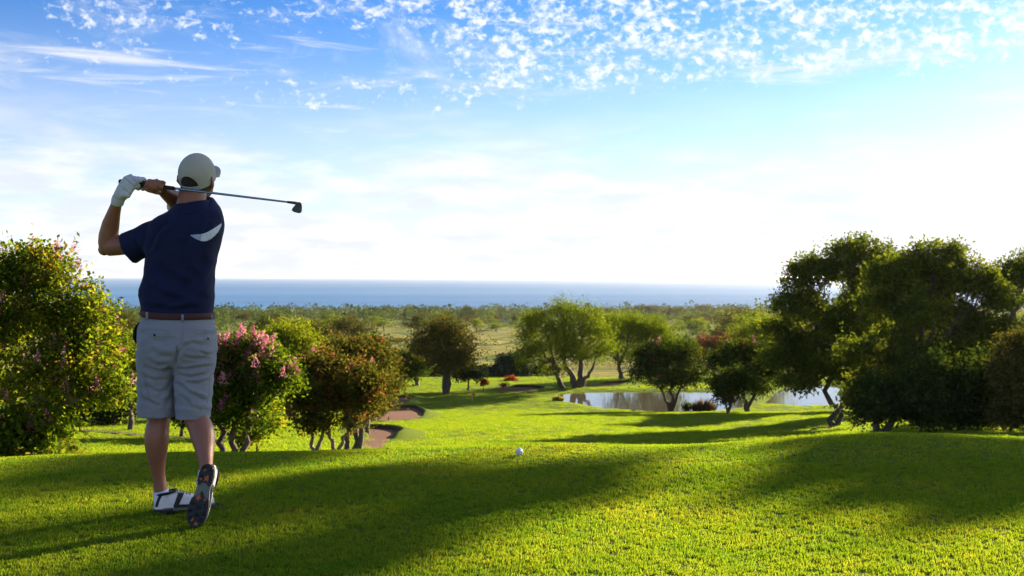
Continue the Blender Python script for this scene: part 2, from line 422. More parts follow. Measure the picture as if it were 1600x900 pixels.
L_RAIN = leaf_mat('rain_tree_leaf', [(0.0, (0.022, 0.038, 0.010)), (0.6, (0.060, 0.085, 0.016)), (1.0, (0.115, 0.135, 0.022))], 0.5, (2.1, 1.9, 0.5))
L_OLIVE = leaf_mat('olive_leaf', [(0.0, (0.040, 0.048, 0.012)), (0.5, (0.085, 0.085, 0.020)), (0.85, (0.14, 0.105, 0.030)), (1.0, (0.20, 0.10, 0.03))], 0.42)
L_RUST = leaf_mat('rust_leaf', [(0.0, (0.045, 0.035, 0.014)), (0.5, (0.10, 0.050, 0.022)), (1.0, (0.28, 0.095, 0.040))], 0.4, (1.2, 1, 0.8))
L_RED = leaf_mat('red_leaf', [(0.0, (0.10, 0.010, 0.010)), (0.6, (0.24, 0.030, 0.018)), (1.0, (0.36, 0.09, 0.03))], 0.4, (1.2, 1, 0.8))
L_FAR = leaf_mat('distant_leaf', [(0.0, (0.030, 0.048, 0.020)), (0.6, (0.050, 0.085, 0.022)), (1.0, (0.090, 0.130, 0.030))], 0.3)
L_BLUE = leaf_mat('grey_green_leaf', [(0.0, (0.020, 0.035, 0.022)), (0.7, (0.045, 0.068, 0.042)), (1.0, (0.10, 0.13, 0.085))], 0.25)
L_STRAW = leaf_mat('straw_blade', [(0.0, (0.12, 0.14, 0.02)), (0.6, (0.24, 0.24, 0.03)), (1.0, (0.34, 0.28, 0.06))], 0.5)
L_REED = leaf_mat('reed_blade', [(0.0, (0.07, 0.055, 0.03)), (1.0, (0.19, 0.13, 0.075))], 0.35, (1.1, 1, 0.8))
PETAL = leaf_mat('pink_petal', [(0.0, (0.42, 0.09, 0.20)), (0.6, (0.62, 0.20, 0.33)), (1.0, (0.75, 0.38, 0.45))], 0.5, (1.1, 1, 1))
PETAL_O = leaf_mat('orange_petal', [(0.0, (0.35, 0.06, 0.02)), (1.0, (0.55, 0.15, 0.04))], 0.5, (1.1, 1, 1))
BARK = bark_mat('brown_bark', (0.045, 0.030, 0.022), (0.15, 0.105, 0.075))
BARK_P = bark_mat('pale_bark', (0.12, 0.085, 0.055), (0.30, 0.23, 0.16))

def leaves(pts, out, L, Wd, r, droop=0.2, spread=1.0):
    """one rhombic folded leaf at every point; out = outward unit vectors"""
    n = len(pts)
    d = out*0.7+r.normal(size=(n, 3))*0.75*spread; d[:, 2] -= droop
    d /= np.linalg.norm(d, axis=1)[:, None]+1e-9
    s = np.cross(d, r.normal(size=(n, 3))); s /= np.linalg.norm(s, axis=1)[:, None]+1e-9
    k = np.cross(d, s)
    ln = L*r.uniform(0.6, 1.3, n)[:, None]; wd = Wd*r.uniform(0.7, 1.25, n)[:, None]
    V = np.stack([pts, pts+d*ln*0.5+s*wd*0.5+k*wd*0.18, pts+d*ln, pts+d*ln*0.5-s*wd*0.5+k*wd*0.18], 1).reshape(-1, 3)
    Fc = np.arange(4*n).reshape(n, 4)
    return V, Fc
def crown_points(lobes, nclump, r, shell=0.55, low_cut=-0.75, knit=0.0):
    """clump centres through a set of ellipsoid lobes, denser towards their skins"""
    lobes = np.asarray(lobes, float)
    wts = (lobes[:, 3]*lobes[:, 4]*lobes[:, 5])**(2/3); wts /= wts.sum()
    k = r.choice(len(lobes), nclump, p=wts)
    d = r.normal(size=(nclump, 3)); d /= np.linalg.norm(d, axis=1)[:, None]
    d[:, 2] = np.where(d[:, 2] < low_cut, -d[:, 2], d[:, 2])
    rad = shell+(1-shell)*r.uniform(size=nclump)**0.6
    rad *= 1+0.07*r.normal(size=nclump)+0.22*np.clip(r.normal(size=nclump)-1.1, 0, 1.2)
    c = lobes[k, :3]+d*lobes[k, 3:6]*rad[:, None]
    if knit:                             # gather the clumps round branch ends, leaving gaps between
        cen = r.choice(nclump, max(8, nclump//11), replace=False); j = cen[r.integers(0, len(cen), nclump)]
        c = c[j]+r.normal(size=(nclump, 3))*knit*np.array([1, 1, 0.75]); d = d[j]; k = k[j]; rad = rad[j]
    out = d/lobes[k, 3:6]; out /= np.linalg.norm(out, axis=1)[:, None]
    return c, out, rad
def sublobes(lobes, r, k):
    """break every lobe into uneven smaller masses so the outline is ragged and lets light through"""
    out = []
    for l in lobes:
        l = np.array(l[:6], float)
        out.append(np.concatenate([l[:3], l[3:]*0.55]))
        for i in range(max(3, k-1)):      # stray shoots standing clear of the mass
            d = r.normal(size=3); d[2] = abs(d[2])-0.3; d /= np.linalg.norm(d)
            q = r.uniform(0.13, 0.26); out.append(np.concatenate([l[:3]+d*l[3:]*r.uniform(0.85, 1.14), l[3:]*q]))
        for i in range(k):
            d = r.normal(size=3); d[2] = abs(d[2])*0.9-0.25; d /= np.linalg.norm(d)
            q = r.uniform(0.30, 0.52); out.append(np.concatenate([l[:3]+d*l[3:]*r.uniform(0.55, 0.78), l[3:]*q*np.array([1, 1, r.uniform(0.7, 1.05)])]))
    return out
def crown_mesh(name, lobes, nclump, nleaf, clump_r, L, Wd, seed, shell=0.55, droop=0.2, tips=0.0, flatten=0.7, tmean=0.42, spread=1.0, sub=6, knit=1.5):
    r = np.random.default_rng(seed)
    lobes = sublobes(lobes, r, sub)
    c, out, rad = crown_points(lobes, nclump, r, shell, knit=clump_r*knit)
    ct = tmean+0.17*r.normal(size=nclump)+tips*np.clip(rad-0.88, 0, 1)*4*(r.uniform(size=nclump) < 0.45)
    reps = r.poisson(nleaf, nclump).clip(2)
    ids = np.repeat(np.arange(nclump), reps)
    # leaves sit along a short twig that grows out and up from the clump
    tw = out+r.normal(size=(nclump, 3))*0.6+np.array([0, 0, 0.35]); tw /= np.linalg.norm(tw, axis=1)[:, None]
    tl = clump_r*r.uniform(0.6, 3.0, nclump)
    off = r.normal(size=(len(ids), 3))*clump_r*np.array([0.75, 0.75, flatten*0.75])+tw[ids]*(tl[ids]*r.uniform(-0.5, 1, len(ids)))[:, None]
    V, Fc = leaves(c[ids]+off, out[ids], L, Wd, r, droop, spread)
    tint = np.clip(ct[ids]+0.11*r.normal(size=len(ids)), 0, 1)
    return mesh_np(name, V, Fc, False, {'tint': ('FACE', tint)}), c, out, rad
def limb(a, b2, r0, r1, r, n=6, sag=0.12):
    a = np.array(a, float); b2 = np.array(b2, float); L = np.linalg.norm(b2-a)
    ts = np.linspace(0, 1, n)[:, None]
    P = a+(b2-a)*ts
    P[1:-1] += r.normal(size=(n-2, 3))*L*0.045
    P[:, 2] += np.sin(ts[:, 0]*np.pi)*L*sag*r.uniform(-0.4, 1)
    rad = r0+(r1-r0)*ts[:, 0]**0.8
    return tube(P, list(rad), 7), P
def trunk_mesh(name, stems, lobes, seed, r0, twigs=1.5):
    """stems: list of (base xyz, fork xyz); limbs run from forks into each lobe"""
    r = np.random.default_rng(seed+99); parts = []; forks = []
    for s in stems:
        a, b2 = s[0], s[1]; rs = r0*(s[2] if len(s) > 2 else 1)
        (tv, tf), P = limb(a, b2, rs*1.25, rs*0.8, r, 7, 0.05)
        # flare at the root
        parts.append((tv, tf)); forks.append((np.array(b2, float), rs*0.75))
        A_ = np.array(a, float); parts.append(tube([A_-np.array([0, 0, rs*2]), A_, A_*0.85+P[1]*0.15, A_*0.6+P[1]*0.4, A_*0.2+P[1]*0.8], [rs*1.45, rs*1.32, rs*1.27, rs*1.2, rs*1.06], 12))
    jobs = [(lb, min(range(len(forks)), key=lambda q: np.linalg.norm(forks[q][0]-np.array(lb[:3])))) for lb in lobes]
    for q in range(len(forks)):          # no stem ends as a stump
        if all(j[1] != q for j in jobs): jobs.append((min(lobes, key=lambda l: np.linalg.norm(forks[q][0]-np.array(l[:3]))), q))
    for lb, q in jobs:
        c = np.array(lb[:3], float); f, fr = forks[q]
        tgt = c-np.array([0, 0, lb[5]*0.2])
        pv, P = limb(f, tgt, fr*0.98, fr*0.22, r, 6, 0.1); parts.append(pv)
        for k in range(int(twigs*3)):
            st = P[r.integers(2, 6)]
            e = c+r.normal(size=3)*0.5*np.array(lb[3:6])
            pv, _ = limb(st, e, fr*0.28, fr*0.06, r, 4, 0.1); parts.append(pv)
    V, Fc = join(parts)
    return mesh_np(name, V, Fc, True)
def lobes_px(L, d, org, ky=1.0):
    """lobes measured on the photo -> metres about the tree's base"""
    k = d/F; r = []
    for j, l in enumerate(L):
        px, py, rx, ry = l[:4]; dy = (l[4] if len(l) > 4 else (0.35*math.sin(j*2.4))*rx*k)
        p = at(px, py, d)-org; r.append((p[0], dy, p[2], rx*k*0.88, max(rx, ry)*k*ky*0.88, ry*k*0.90))
    return r
def make_tree(name, label, base_px, d, lobes, leaf, nclump, nleaf, clump_r, L, Wd, stems, r0, seed, bark=None, cat='tree', group=None, flowers=None, shell=0.55, droop=0.2, tips=0.0, tmean=0.42, base_z_=None, ky=1.0, spread=1.0, twigs=1.5, flatten=0.7):
    x = (base_px-800)/F*d; z = gz(x, d) if base_z_ is None else base_z_
    org = np.array([x, d, z])
    root = empty(name, tuple(org)); tag(root, label, cat, group)
    lb = lobes_px(lobes, d, org, ky)
    me, c, out, rad = crown_mesh('crown', lb, nclump, nleaf, clump_r, L, Wd, seed, shell, droop, tips, flatten, tmean, spread)
    add('crown', me, leaf, root)
    st = []
    for s in stems:
        a = at(s[0], 432, d)-org; f = at(s[1], s[2], d)-org
        bx = a[0]; by = 0.25*math.sin(s[0]*1.7)*abs(bx)
        st.append(((bx, by, gz(x+bx, d+by)-z), (f[0], by+0.15*math.sin(s[1]), f[2]), s[3] if len(s) > 3 else 1))
    if stems: add('trunk', trunk_mesh('trunk', st, lb, seed, r0, twigs), bark or BARK, root)
    if flowers:
        fm, nf, fr, fl, cond = flowers
        r = np.random.default_rng(seed+5)
        ok = np.nonzero(cond(c, out, rad))[0]
        if len(ok):
            pick = r.choice(ok, min(nf, len(ok)), replace=False)
            # each cluster is an upright panicle of small petals
            nper = 46
            cc = np.repeat(c[pick]+out[pick]*fr*1.0+np.array([0, 0, fr*0.8]), nper, 0)
            up = r.uniform(-1, 1.3, (len(cc), 1)); wdt = (1.25-up)*0.4
            off = np.concatenate([r.normal(size=(len(cc), 2))*wdt*fr, up*fr*1.5], 1)
            oo = r.normal(size=(len(cc), 3)); oo /= np.linalg.norm(oo, axis=1)[:, None]
            V, Fc = leaves(cc+off, oo, fl, fl*0.8, r, 0)
            ti = np.clip(np.repeat(r.uniform(0.1, 0.9, len(pick)), nper)+0.15*r.normal(size=len(cc)), 0, 1)
            fo = add('blossoms', mesh_np('blossoms', V, Fc, False, {'tint': ('FACE', ti)}), fm, root); fo['kind'] = 'stuff'
    return root
top_right = lambda c, o, q: (o[:, 2] > 0.0) & (q > 0.8)
up_only = lambda c, o, q: (o[:, 2] > 0.25) & (q > 0.8)
facing = lambda c, o, q: (o[:, 2] > -0.3) & (o[:, 1] < 0.3) & (q > 0.8)

# --- left foreground: pink crepe myrtle
make_tree('crepe_myrtle', 'tall pink-flowering myrtle tree left of the golfer, at the picture edge', 8, 13,
          [(48, 412, 24, 28), (12, 430, 30, 34), (88, 428, 28, 24), (112, 452, 26, 26), (60, 455, 36, 30), (136, 486, 24, 28), (95, 490, 34, 28), (30, 490, 40, 34), (140, 530, 30, 26), (75, 530, 40, 30), (10, 545, 44, 34), (160, 575, 26, 24), (112, 570, 36, 26), (180, 615, 22, 20), (150, 610, 26, 20), (60, 585, 40, 24), (100, 615, 36, 18), (-50, 520, 60, 80), (-40, 430, 50, 46), (10, 610, 36, 30)],
          L_MYRTLE, 2700, 11, 0.08, 0.070, 0.038, [(8, 22, 640), (12, 60, 645, 0.8), (4, -30, 600), (10, 110, 628, 0.7)], 0.05, 1, BARK_P,
          flowers=(PETAL, 150, 0.05, 0.022, lambda c, o, q: (o[:, 2] > 0.2) & (q > 0.75)), shell=0.4, tips=0.6, tmean=0.55)
make_tree('flowering_shrub', 'low leafy shrub with pink flowers under the left myrtle tree', 45, 12.7, [(25, 704, 40, 16), (44, 684, 30, 20), (8, 682, 34, 28), (66, 702, 26, 16), (70, 672, 18, 16)], L_MYRTLE, 460, 9, 0.09, 0.085, 0.05, [(45, 45, 690), (30, 20, 695)], 0.02, 2, cat='shrub',
          flowers=(PETAL, 22, 0.06, 0.026, facing), tips=0.4)
# --- pink myrtle and bronze myrtles behind the golfer
make_tree('crepe_myrtle', 'dark myrtle covered in pink blossoms just right of the golfer\'s legs', 362, 24,
          [(345, 552, 26, 30), (385, 560, 40, 32), (418, 572, 32, 32), (365, 600, 52, 42), (415, 615, 42, 40), (345, 640, 46, 38), (448, 600, 16, 32), (395, 650, 50, 28), (320, 600, 36, 50)],
          L_MYRTLE, 2400, 11, 0.11, 0.10, 0.052, [(345, 340, 655), (378, 390, 655), (362, 365, 650)], 0.07, 3,
          flowers=(PETAL, 330, 0.085, 0.045, lambda c, o, q: (q > 0.7) & (o[:, 1] < 0.4) & ((c[:, 2] > 1.75) | (o[:, 0] > 0.75))), tips=0.1, tmean=0.28)
make_tree('crepe_myrtle', 'small bronze-leaved myrtle with twin pale stems, nearest the fairway', 505, 30,
          [(480, 592, 28, 30), (515, 585, 34, 26), (555, 600, 32, 28), (500, 625, 45, 32), (545, 632, 40, 30), (578, 620, 20, 30), (465, 625, 22, 30), (505, 662, 26, 16), (545, 662, 20, 12), (468, 652, 16, 18), (586, 648, 14, 18), (500, 568, 20, 12), (566, 578, 20, 14)],
          L_BRONZE, 2200, 11, 0.12, 0.11, 0.056, [(489, 485, 665), (492, 508, 668), (522, 515, 672), (526, 545, 670)], 0.06, 4, BARK_P,
          flowers=(PETAL, 14, 0.07, 0.035, up_only), tips=1.3, tmean=0.50)
make_tree('crepe_myrtle', 'rounded bronze-green tree behind the twin-stemmed myrtle', 545, 39,
          [(560, 560, 40, 22), (590, 575, 24, 26), (530, 570, 30, 22), (600, 605, 14, 26), (560, 600, 45, 30), (520, 610, 35, 35), (580, 640, 24, 18)],
          L_OLIVE, 1600, 10, 0.19, 0.17, 0.09, [(541, 540, 640), (552, 560, 640), (560, 580, 635)], 0.10, 5, tips=0.5)
make_tree('flame_tree', 'small tree topped with orange flowers behind the bronze myrtles', 574, 62, [(574, 543, 20, 11), (562, 552, 18, 12), (588, 552, 14, 12), (572, 565, 24, 14)],
          L_DARK, 700, 9, 0.2, 0.2, 0.12, [(574, 574, 590)], 0.12, 6, flowers=(PETAL_O, 60, 0.14, 0.07, up_only))
make_tree('feathery_tree', 'bright yellow-green feathery tree above the pink myrtle blossoms', 452, 88, [(455, 532, 38, 22), (420, 538, 28, 18), (485, 540, 26, 24), (400, 545, 22, 20), (450, 565, 50, 26), (440, 520, 22, 12), (500, 570, 24, 22)],
          L_FEATHER, 1500, 9, 0.32, 0.26, 0.11, [(452, 450, 590)], 0.2, 7, tmean=0.75)
make_tree('feathery_tree', 'bright green tree between the left myrtle and the golfer', 200, 66, [(195, 545, 26, 26), (215, 570, 26, 40), (190, 590, 24, 36), (240, 590, 30, 50), (208, 625, 30, 30)],
          L_FEATHER, 1200, 9, 0.25, 0.22, 0.10, [(204, 204, 640)], 0.16, 8, tmean=0.55)
make_tree('dark_tree', 'dark shaded tree behind the golfer\'s knees', 150, 74, [(140, 625, 46, 28), (90, 630, 50, 30), (185, 635, 36, 26), (40, 620, 50, 40), (225, 632, 36, 30), (130, 600, 40, 24), (150, 648, 60, 16)],
          L_DARK, 1500, 9, 0.28, 0.26, 0.13, [(130, 130, 650), (180, 182, 650)], 0.14, 9)
make_tree('dark_tree', 'dark shaded tree low between the golfer and the pink myrtle', 290, 58, [(290, 640, 45, 30), (255, 632, 36, 30), (325, 645, 40, 28), (290, 600, 50, 36)],
          L_DARK, 1000, 9, 0.22, 0.22, 0.11, [(284, 284, 670), (318, 320, 665)], 0.12, 10)
make_tree('leafy_sapling', 'bright green sapling at the foot of the pink myrtle', 402, 26, [(402, 662, 22, 12), (420, 668, 18, 10), (390, 680, 16, 12), (408, 650, 14, 10)], L_MYRTLE, 320, 9, 0.10, 0.13, 0.075, [(402, 402, 685)], 0.02, 12, cat='sapling', tmean=0.70)

# --- around the green
make_tree('olive_tree', 'brown-olive spreading tree standing alone left of the green', 697, 121,
          [(700, 511, 20, 11), (682, 526, 28, 17), (715, 530, 24, 17), (665, 547, 26, 15), (700, 548, 34, 18), (734, 553, 15, 13), (648, 549, 14, 11), (690, 566, 30, 12), (722, 566, 20, 12)],
          L_OLIVE, 1300, 9, 0.42, 0.36, 0.17, [(697, 694, 572), (698, 703, 570, 0.8)], 0.34, 21, tips=0.4, shell=0.45)
make_tree('broadleaf_tree', 'small green tree with pale trunk left of the olive tree', 652, 130, [(638, 568, 22, 14), (658, 563, 22, 14), (648, 578, 28, 12), (622, 575, 16, 14)], L_DARK, 700, 9, 0.4, 0.36, 0.2, [(652, 652, 588)], 0.26, 22, BARK_P, tmean=0.6)
make_tree('plumeria', 'small round dark plumeria tree right of the olive tree', 732, 124, [(732, 580, 17, 11), (720, 586, 10, 8), (744, 586, 10, 8)], L_BLUE, 420, 9, 0.22, 0.34, 0.2, [(732, 732, 594)], 0.13, 23)
make_tree('plumeria', 'broad grey-green plumeria bush at the hedge behind the green', 796, 149, [(785, 575, 16, 13), (805, 570, 18, 14), (790, 584, 22, 10), (816, 580, 12, 11)], L_BLUE, 650, 9, 0.30, 0.42, 0.25, [(795, 795, 590)], 0.13, 24, tmean=0.55)
make_tree('monkeypod_tree', 'large light-green spreading tree with forked trunks left of the pond', 890, 125,
          [(880, 487, 30, 13), (845, 503, 30, 20), (912, 498, 30, 17), (826, 528, 24, 24), (870, 520, 42, 26), (925, 522, 32, 24), (850, 553, 34, 22), (895, 550, 40, 24), (938, 548, 22, 22), (826, 562, 14, 20), (862, 575, 18, 12)],
          L_FEATHER, 2600, 10, 0.40, 0.30, 0.12, [(879, 866, 565, 0.8), (900, 882, 560), (903, 908, 562), (906, 924, 580, 0.7)], 0.36, 25, shell=0.42, droop=0.35)
make_tree('monkeypod_tree', 'light-green spreading tree behind the pond, right of the forked one', 985, 141,
          [(985, 505, 30, 14), (1015, 515, 32, 18), (962, 525, 26, 22), (1000, 535, 42, 24), (1040, 538, 26, 20), (960, 555, 26, 18), (1005, 562, 36, 18), (1050, 560, 18, 20)],
          L_FEATHER, 2000, 10, 0.44, 0.34, 0.13, [(973, 968, 570), (998, 1005, 572)], 0.3, 26, shell=0.42, droop=0.35)
make_tree('myrtle_tree', 'dark rounded tree with pink blossom tips in front of the pond', 1047, 103.5,
          [(1045, 548, 28, 14), (1018, 560, 24, 18), (1075, 560, 26, 18), (1045, 572, 44, 22), (1008, 582, 20, 16), (1085, 585, 18, 18), (1045, 595, 48, 12)],
          L_DARK, 1700, 10, 0.30, 0.28, 0.14, [(1047, 1034, 610, 0.8), (1048, 1052, 606), (1049, 1064, 606, 0.8)], 0.20, 27,
          flowers=(PETAL, 26, 0.22, 0.10, lambda c, o, q: (q > 0.8) & (o[:, 2] > 0.3) & (c[:, 0] < -0.4)), tips=0.5)
make_tree('myrtle_tree', 'dark tree at the right end of the pond', 1168, 101,
          [(1145, 556, 34, 18), (1185, 560, 36, 22), (1150, 580, 44, 22), (1200, 590, 40, 24), (1120, 575, 22, 20), (1180, 605, 36, 14)],
          L_DARK, 1500, 10, 0.30, 0.28, 0.14, [(1168, 1160, 610), (1169, 1180, 608)], 0.18, 28, tips=0.9, flowers=(PETAL, 8, 0.2, 0.09, up_only))
make_tree('myrtle_tree', 'small leafy tree leaning on the lit bank before the pond', 1138, 93, [(1135, 596, 22, 14), (1158, 600, 20, 14), (1122, 608, 16, 9), (1142, 617, 22, 10)],
          L_DARK, 650, 10, 0.26, 0.28, 0.15, [(1138, 1130, 622, 0.7), (1138, 1146, 622)], 0.14, 29, tmean=0.55, tips=0.4)
make_tree('flat_topped_tree', 'rust-coloured flat-topped tree behind the pond', 1130, 165, [(1130, 538, 34, 11), (1105, 542, 16, 8), (1155, 543, 18, 9), (1130, 550, 40, 8)], L_RUST, 900, 9, 0.42, 0.36, 0.2, [(1130, 1130, 560)], 0.3, 30, tips=0.8)
# --- the big dark group on the right
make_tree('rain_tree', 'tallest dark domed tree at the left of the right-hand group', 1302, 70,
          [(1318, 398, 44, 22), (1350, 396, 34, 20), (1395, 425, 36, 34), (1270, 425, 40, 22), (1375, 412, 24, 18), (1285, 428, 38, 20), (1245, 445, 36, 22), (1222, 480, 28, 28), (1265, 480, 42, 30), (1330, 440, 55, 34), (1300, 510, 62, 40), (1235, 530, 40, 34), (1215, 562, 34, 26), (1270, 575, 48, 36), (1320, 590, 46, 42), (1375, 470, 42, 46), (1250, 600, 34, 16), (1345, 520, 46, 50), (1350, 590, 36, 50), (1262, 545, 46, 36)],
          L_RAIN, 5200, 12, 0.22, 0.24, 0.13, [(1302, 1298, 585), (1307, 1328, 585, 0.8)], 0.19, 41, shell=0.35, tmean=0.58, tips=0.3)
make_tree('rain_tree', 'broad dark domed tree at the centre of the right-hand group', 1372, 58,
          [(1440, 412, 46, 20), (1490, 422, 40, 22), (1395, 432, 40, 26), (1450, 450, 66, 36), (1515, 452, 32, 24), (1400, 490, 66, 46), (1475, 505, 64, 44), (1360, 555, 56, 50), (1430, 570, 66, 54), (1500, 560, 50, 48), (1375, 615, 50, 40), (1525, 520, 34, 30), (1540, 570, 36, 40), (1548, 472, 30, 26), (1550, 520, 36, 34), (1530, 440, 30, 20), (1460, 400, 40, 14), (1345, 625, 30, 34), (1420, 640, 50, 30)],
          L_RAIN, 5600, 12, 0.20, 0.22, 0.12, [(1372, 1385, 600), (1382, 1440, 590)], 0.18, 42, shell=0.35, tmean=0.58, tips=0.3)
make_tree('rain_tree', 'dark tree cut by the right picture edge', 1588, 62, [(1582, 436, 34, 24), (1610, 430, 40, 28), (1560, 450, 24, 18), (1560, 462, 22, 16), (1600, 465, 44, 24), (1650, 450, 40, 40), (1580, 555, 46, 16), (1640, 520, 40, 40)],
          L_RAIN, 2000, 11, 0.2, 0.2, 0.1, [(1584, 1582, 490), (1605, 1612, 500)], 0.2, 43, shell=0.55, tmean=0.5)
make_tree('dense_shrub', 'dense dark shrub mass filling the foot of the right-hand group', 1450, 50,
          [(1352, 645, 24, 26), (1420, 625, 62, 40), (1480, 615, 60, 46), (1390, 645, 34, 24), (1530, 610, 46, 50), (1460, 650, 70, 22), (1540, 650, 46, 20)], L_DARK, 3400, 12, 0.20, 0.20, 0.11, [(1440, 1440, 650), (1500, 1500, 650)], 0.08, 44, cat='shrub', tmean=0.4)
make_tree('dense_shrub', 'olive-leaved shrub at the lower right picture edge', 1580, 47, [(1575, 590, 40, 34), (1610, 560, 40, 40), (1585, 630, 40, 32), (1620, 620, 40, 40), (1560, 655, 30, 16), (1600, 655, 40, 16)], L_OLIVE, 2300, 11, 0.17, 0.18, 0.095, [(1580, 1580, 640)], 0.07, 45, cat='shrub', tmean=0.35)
make_tree('feathery_tree', 'pale green feathery tree left of the right-hand group, beyond the pond', 1195, 150, [(1180, 520, 30, 16), (1210, 515, 26, 18), (1160, 530, 24, 14), (1190, 540, 40, 16)], L_FEATHER, 900, 9, 0.45, 0.36, 0.16, [(1192, 1192, 560)], 0.25, 46, tmean=0.6)

# --- small things by the green
make_tree('red_shrub', 'small round red-leaved shrub left of the far bunker', 755, 123, [(755, 599, 6.5, 4.5), (752, 601, 4, 3.5)], L_RED, 90, 8, 0.12, 0.2, 0.1, [(755, 755, 604)], 0.05, 51, cat='shrub')
make_tree('red_shrub', 'squarish orange-red shrub before the hedge', 800, 138, [(796, 592, 5, 4), (804, 592, 5, 4.5), (800, 594, 7, 3)], L_RED, 110, 8, 0.14, 0.22, 0.12, [(800, 800, 596)], 0.05, 52, cat='shrub', tmean=0.75)
make_tree('small_shrub', 'tiny orange-brown shrub beside the far bunker', 787, 126, [(787, 603, 4.5, 2.2)], L_RUST, 50, 8, 0.1, 0.18, 0.1, [(787, 787, 605)], 0.03, 53, cat='shrub', tmean=0.9)
make_tree('waterside_shrub', 'little dark green shrub on the near pond edge', 1073, 103.5, [(1073, 637, 6.5, 5), (1070, 640, 5, 4)], L_DARK, 110, 8, 0.12, 0.2, 0.1, [(1073, 1073, 642)], 0.03, 54, cat='shrub', tmean=0.8)

def blades(name, label, px, d, wpx, hpx, n, seed, mt, cat, lean=0.25):
    x = (px-800)/F*d; z = gz(x, d); k = d/F; r = np.random.default_rng(seed)
    a = r.uniform(0, 2*np.pi, n); q = np.sqrt(r.uniform(0, 1, n))
    b0 = np.stack([np.cos(a)*q*wpx*k, np.sin(a)*q*wpx*k*0.6, np.zeros(n)-0.03], 1)
    h = hpx*k*r.uniform(0.55, 1.1, n)*(1-0.45*q*q)
    ln = r.normal(size=(n, 2))*lean*h[:, None]+b0[:, :2]*0.35
    mid = b0+np.stack([ln[:, 0]*0.3, ln[:, 1]*0.3, h*0.6], 1); tip = b0+np.stack([ln[:, 0], ln[:, 1], h], 1)
    sd_ = np.stack([np.cos(a*7), np.sin(a*7), a*0], 1)*(0.9*k)
    V = np.stack([b0-sd_, b0+sd_, mid+sd_*0.8, mid-sd_*0.8, tip-sd_*.1, tip+sd_*.1], 1).reshape(-1, 3)
    i6 = np.arange(n)[:, None]*6
    Fc = np.concatenate([i6+np.array([0, 1, 2, 3]), i6+np.array([3, 2, 5, 4])])
    ti = np.tile(r.uniform(0, 1, n), 2)
    o = add(name, mesh_np(name, V, Fc, False, {'tint': ('FACE', ti)}), mt, None, (x, d, z)); tag(o, label, cat)
blades('ornamental_grass', 'sunlit yellow clump of ornamental grass beside the left shrub', 97, 14.0, 25, 56, 2200, 61, L_STRAW, 'grass clump')
blades('reed_clump', 'brown reeds standing in the pond edge', 1100, 104, 17, 22, 500, 62, L_REED, 'reeds', 0.08)
blades('palm_grass', 'clump of rushes at the left end of the pond', 872, 112, 8, 10, 200, 63, L_STRAW, 'rushes', 0.2)

# clipped hedge along the back of the green
def hedge(name, label, pa, pb, d0, d1, h, wdt, seed, mt, n):
    r = np.random.default_rng(seed)
    x0, x1 = (pa-800)/F*d0, (pb-800)/F*d1
    s = r.uniform(0, 1, n); x = x0+(x1-x0)*s; y = d0+(d1-d0)*s+r.uniform(-wdt, wdt, n)
    zt = r.uniform(0, 1, n)**0.6*h*(1+0.15*np.sin(s*37)+0.1*np.sin(s*91))
    P = np.stack([x, y, base_z(x, y)+zt], 1); out = np.stack([x*0, -np.ones(n), np.ones(n)*0.6], 1)
    V, Fc = leaves(P, out, 0.38, 0.22, r)
    org = np.array([(x0+x1)/2, (d0+d1)/2, gz((x0+x1)/2, (d0+d1)/2)])
    o = add(name, mesh_np(name, V-org, Fc, False, {'tint': ('FACE', np.clip(r.normal(0.4, 0.2, n), 0, 1))}), mt, None, tuple(org)); tag(o, label, 'hedge')
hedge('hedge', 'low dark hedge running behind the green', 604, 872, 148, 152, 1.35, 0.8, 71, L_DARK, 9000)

# flagstick
fx, fy, fz = G(738, 628)
fr_ = empty('golf_flag', (fx, fy, fz)); tag(fr_, 'small red flag on its stick in the middle of the green', 'flag')
polem = simple('flagstick_paint', (0.75, 0.72, 0.6), 0.4); flagm = simple('red_flag_cloth', (0.62, 0.05, 0.02), 0.8)
V, Fc = tube([(0, 0, 0), (0, 0, 1.0)], 0.011, 8); add('pole', mesh_np('pole', V, Fc), polem, fr_)
V = []; Fc = []
for i in range(7):
    s = i/6
    for zz in (0.60+0.09*s, 1.0-0.13*s): V.append((s*0.34*0.9, 0.05*math.sin(s*5), zz))
for i in range(6): Fc.append((2*i, 2*i+2, 2*i+3, 2*i+1))
add('flag', mesh_np('flag', V, Fc, True), flagm, fr_)

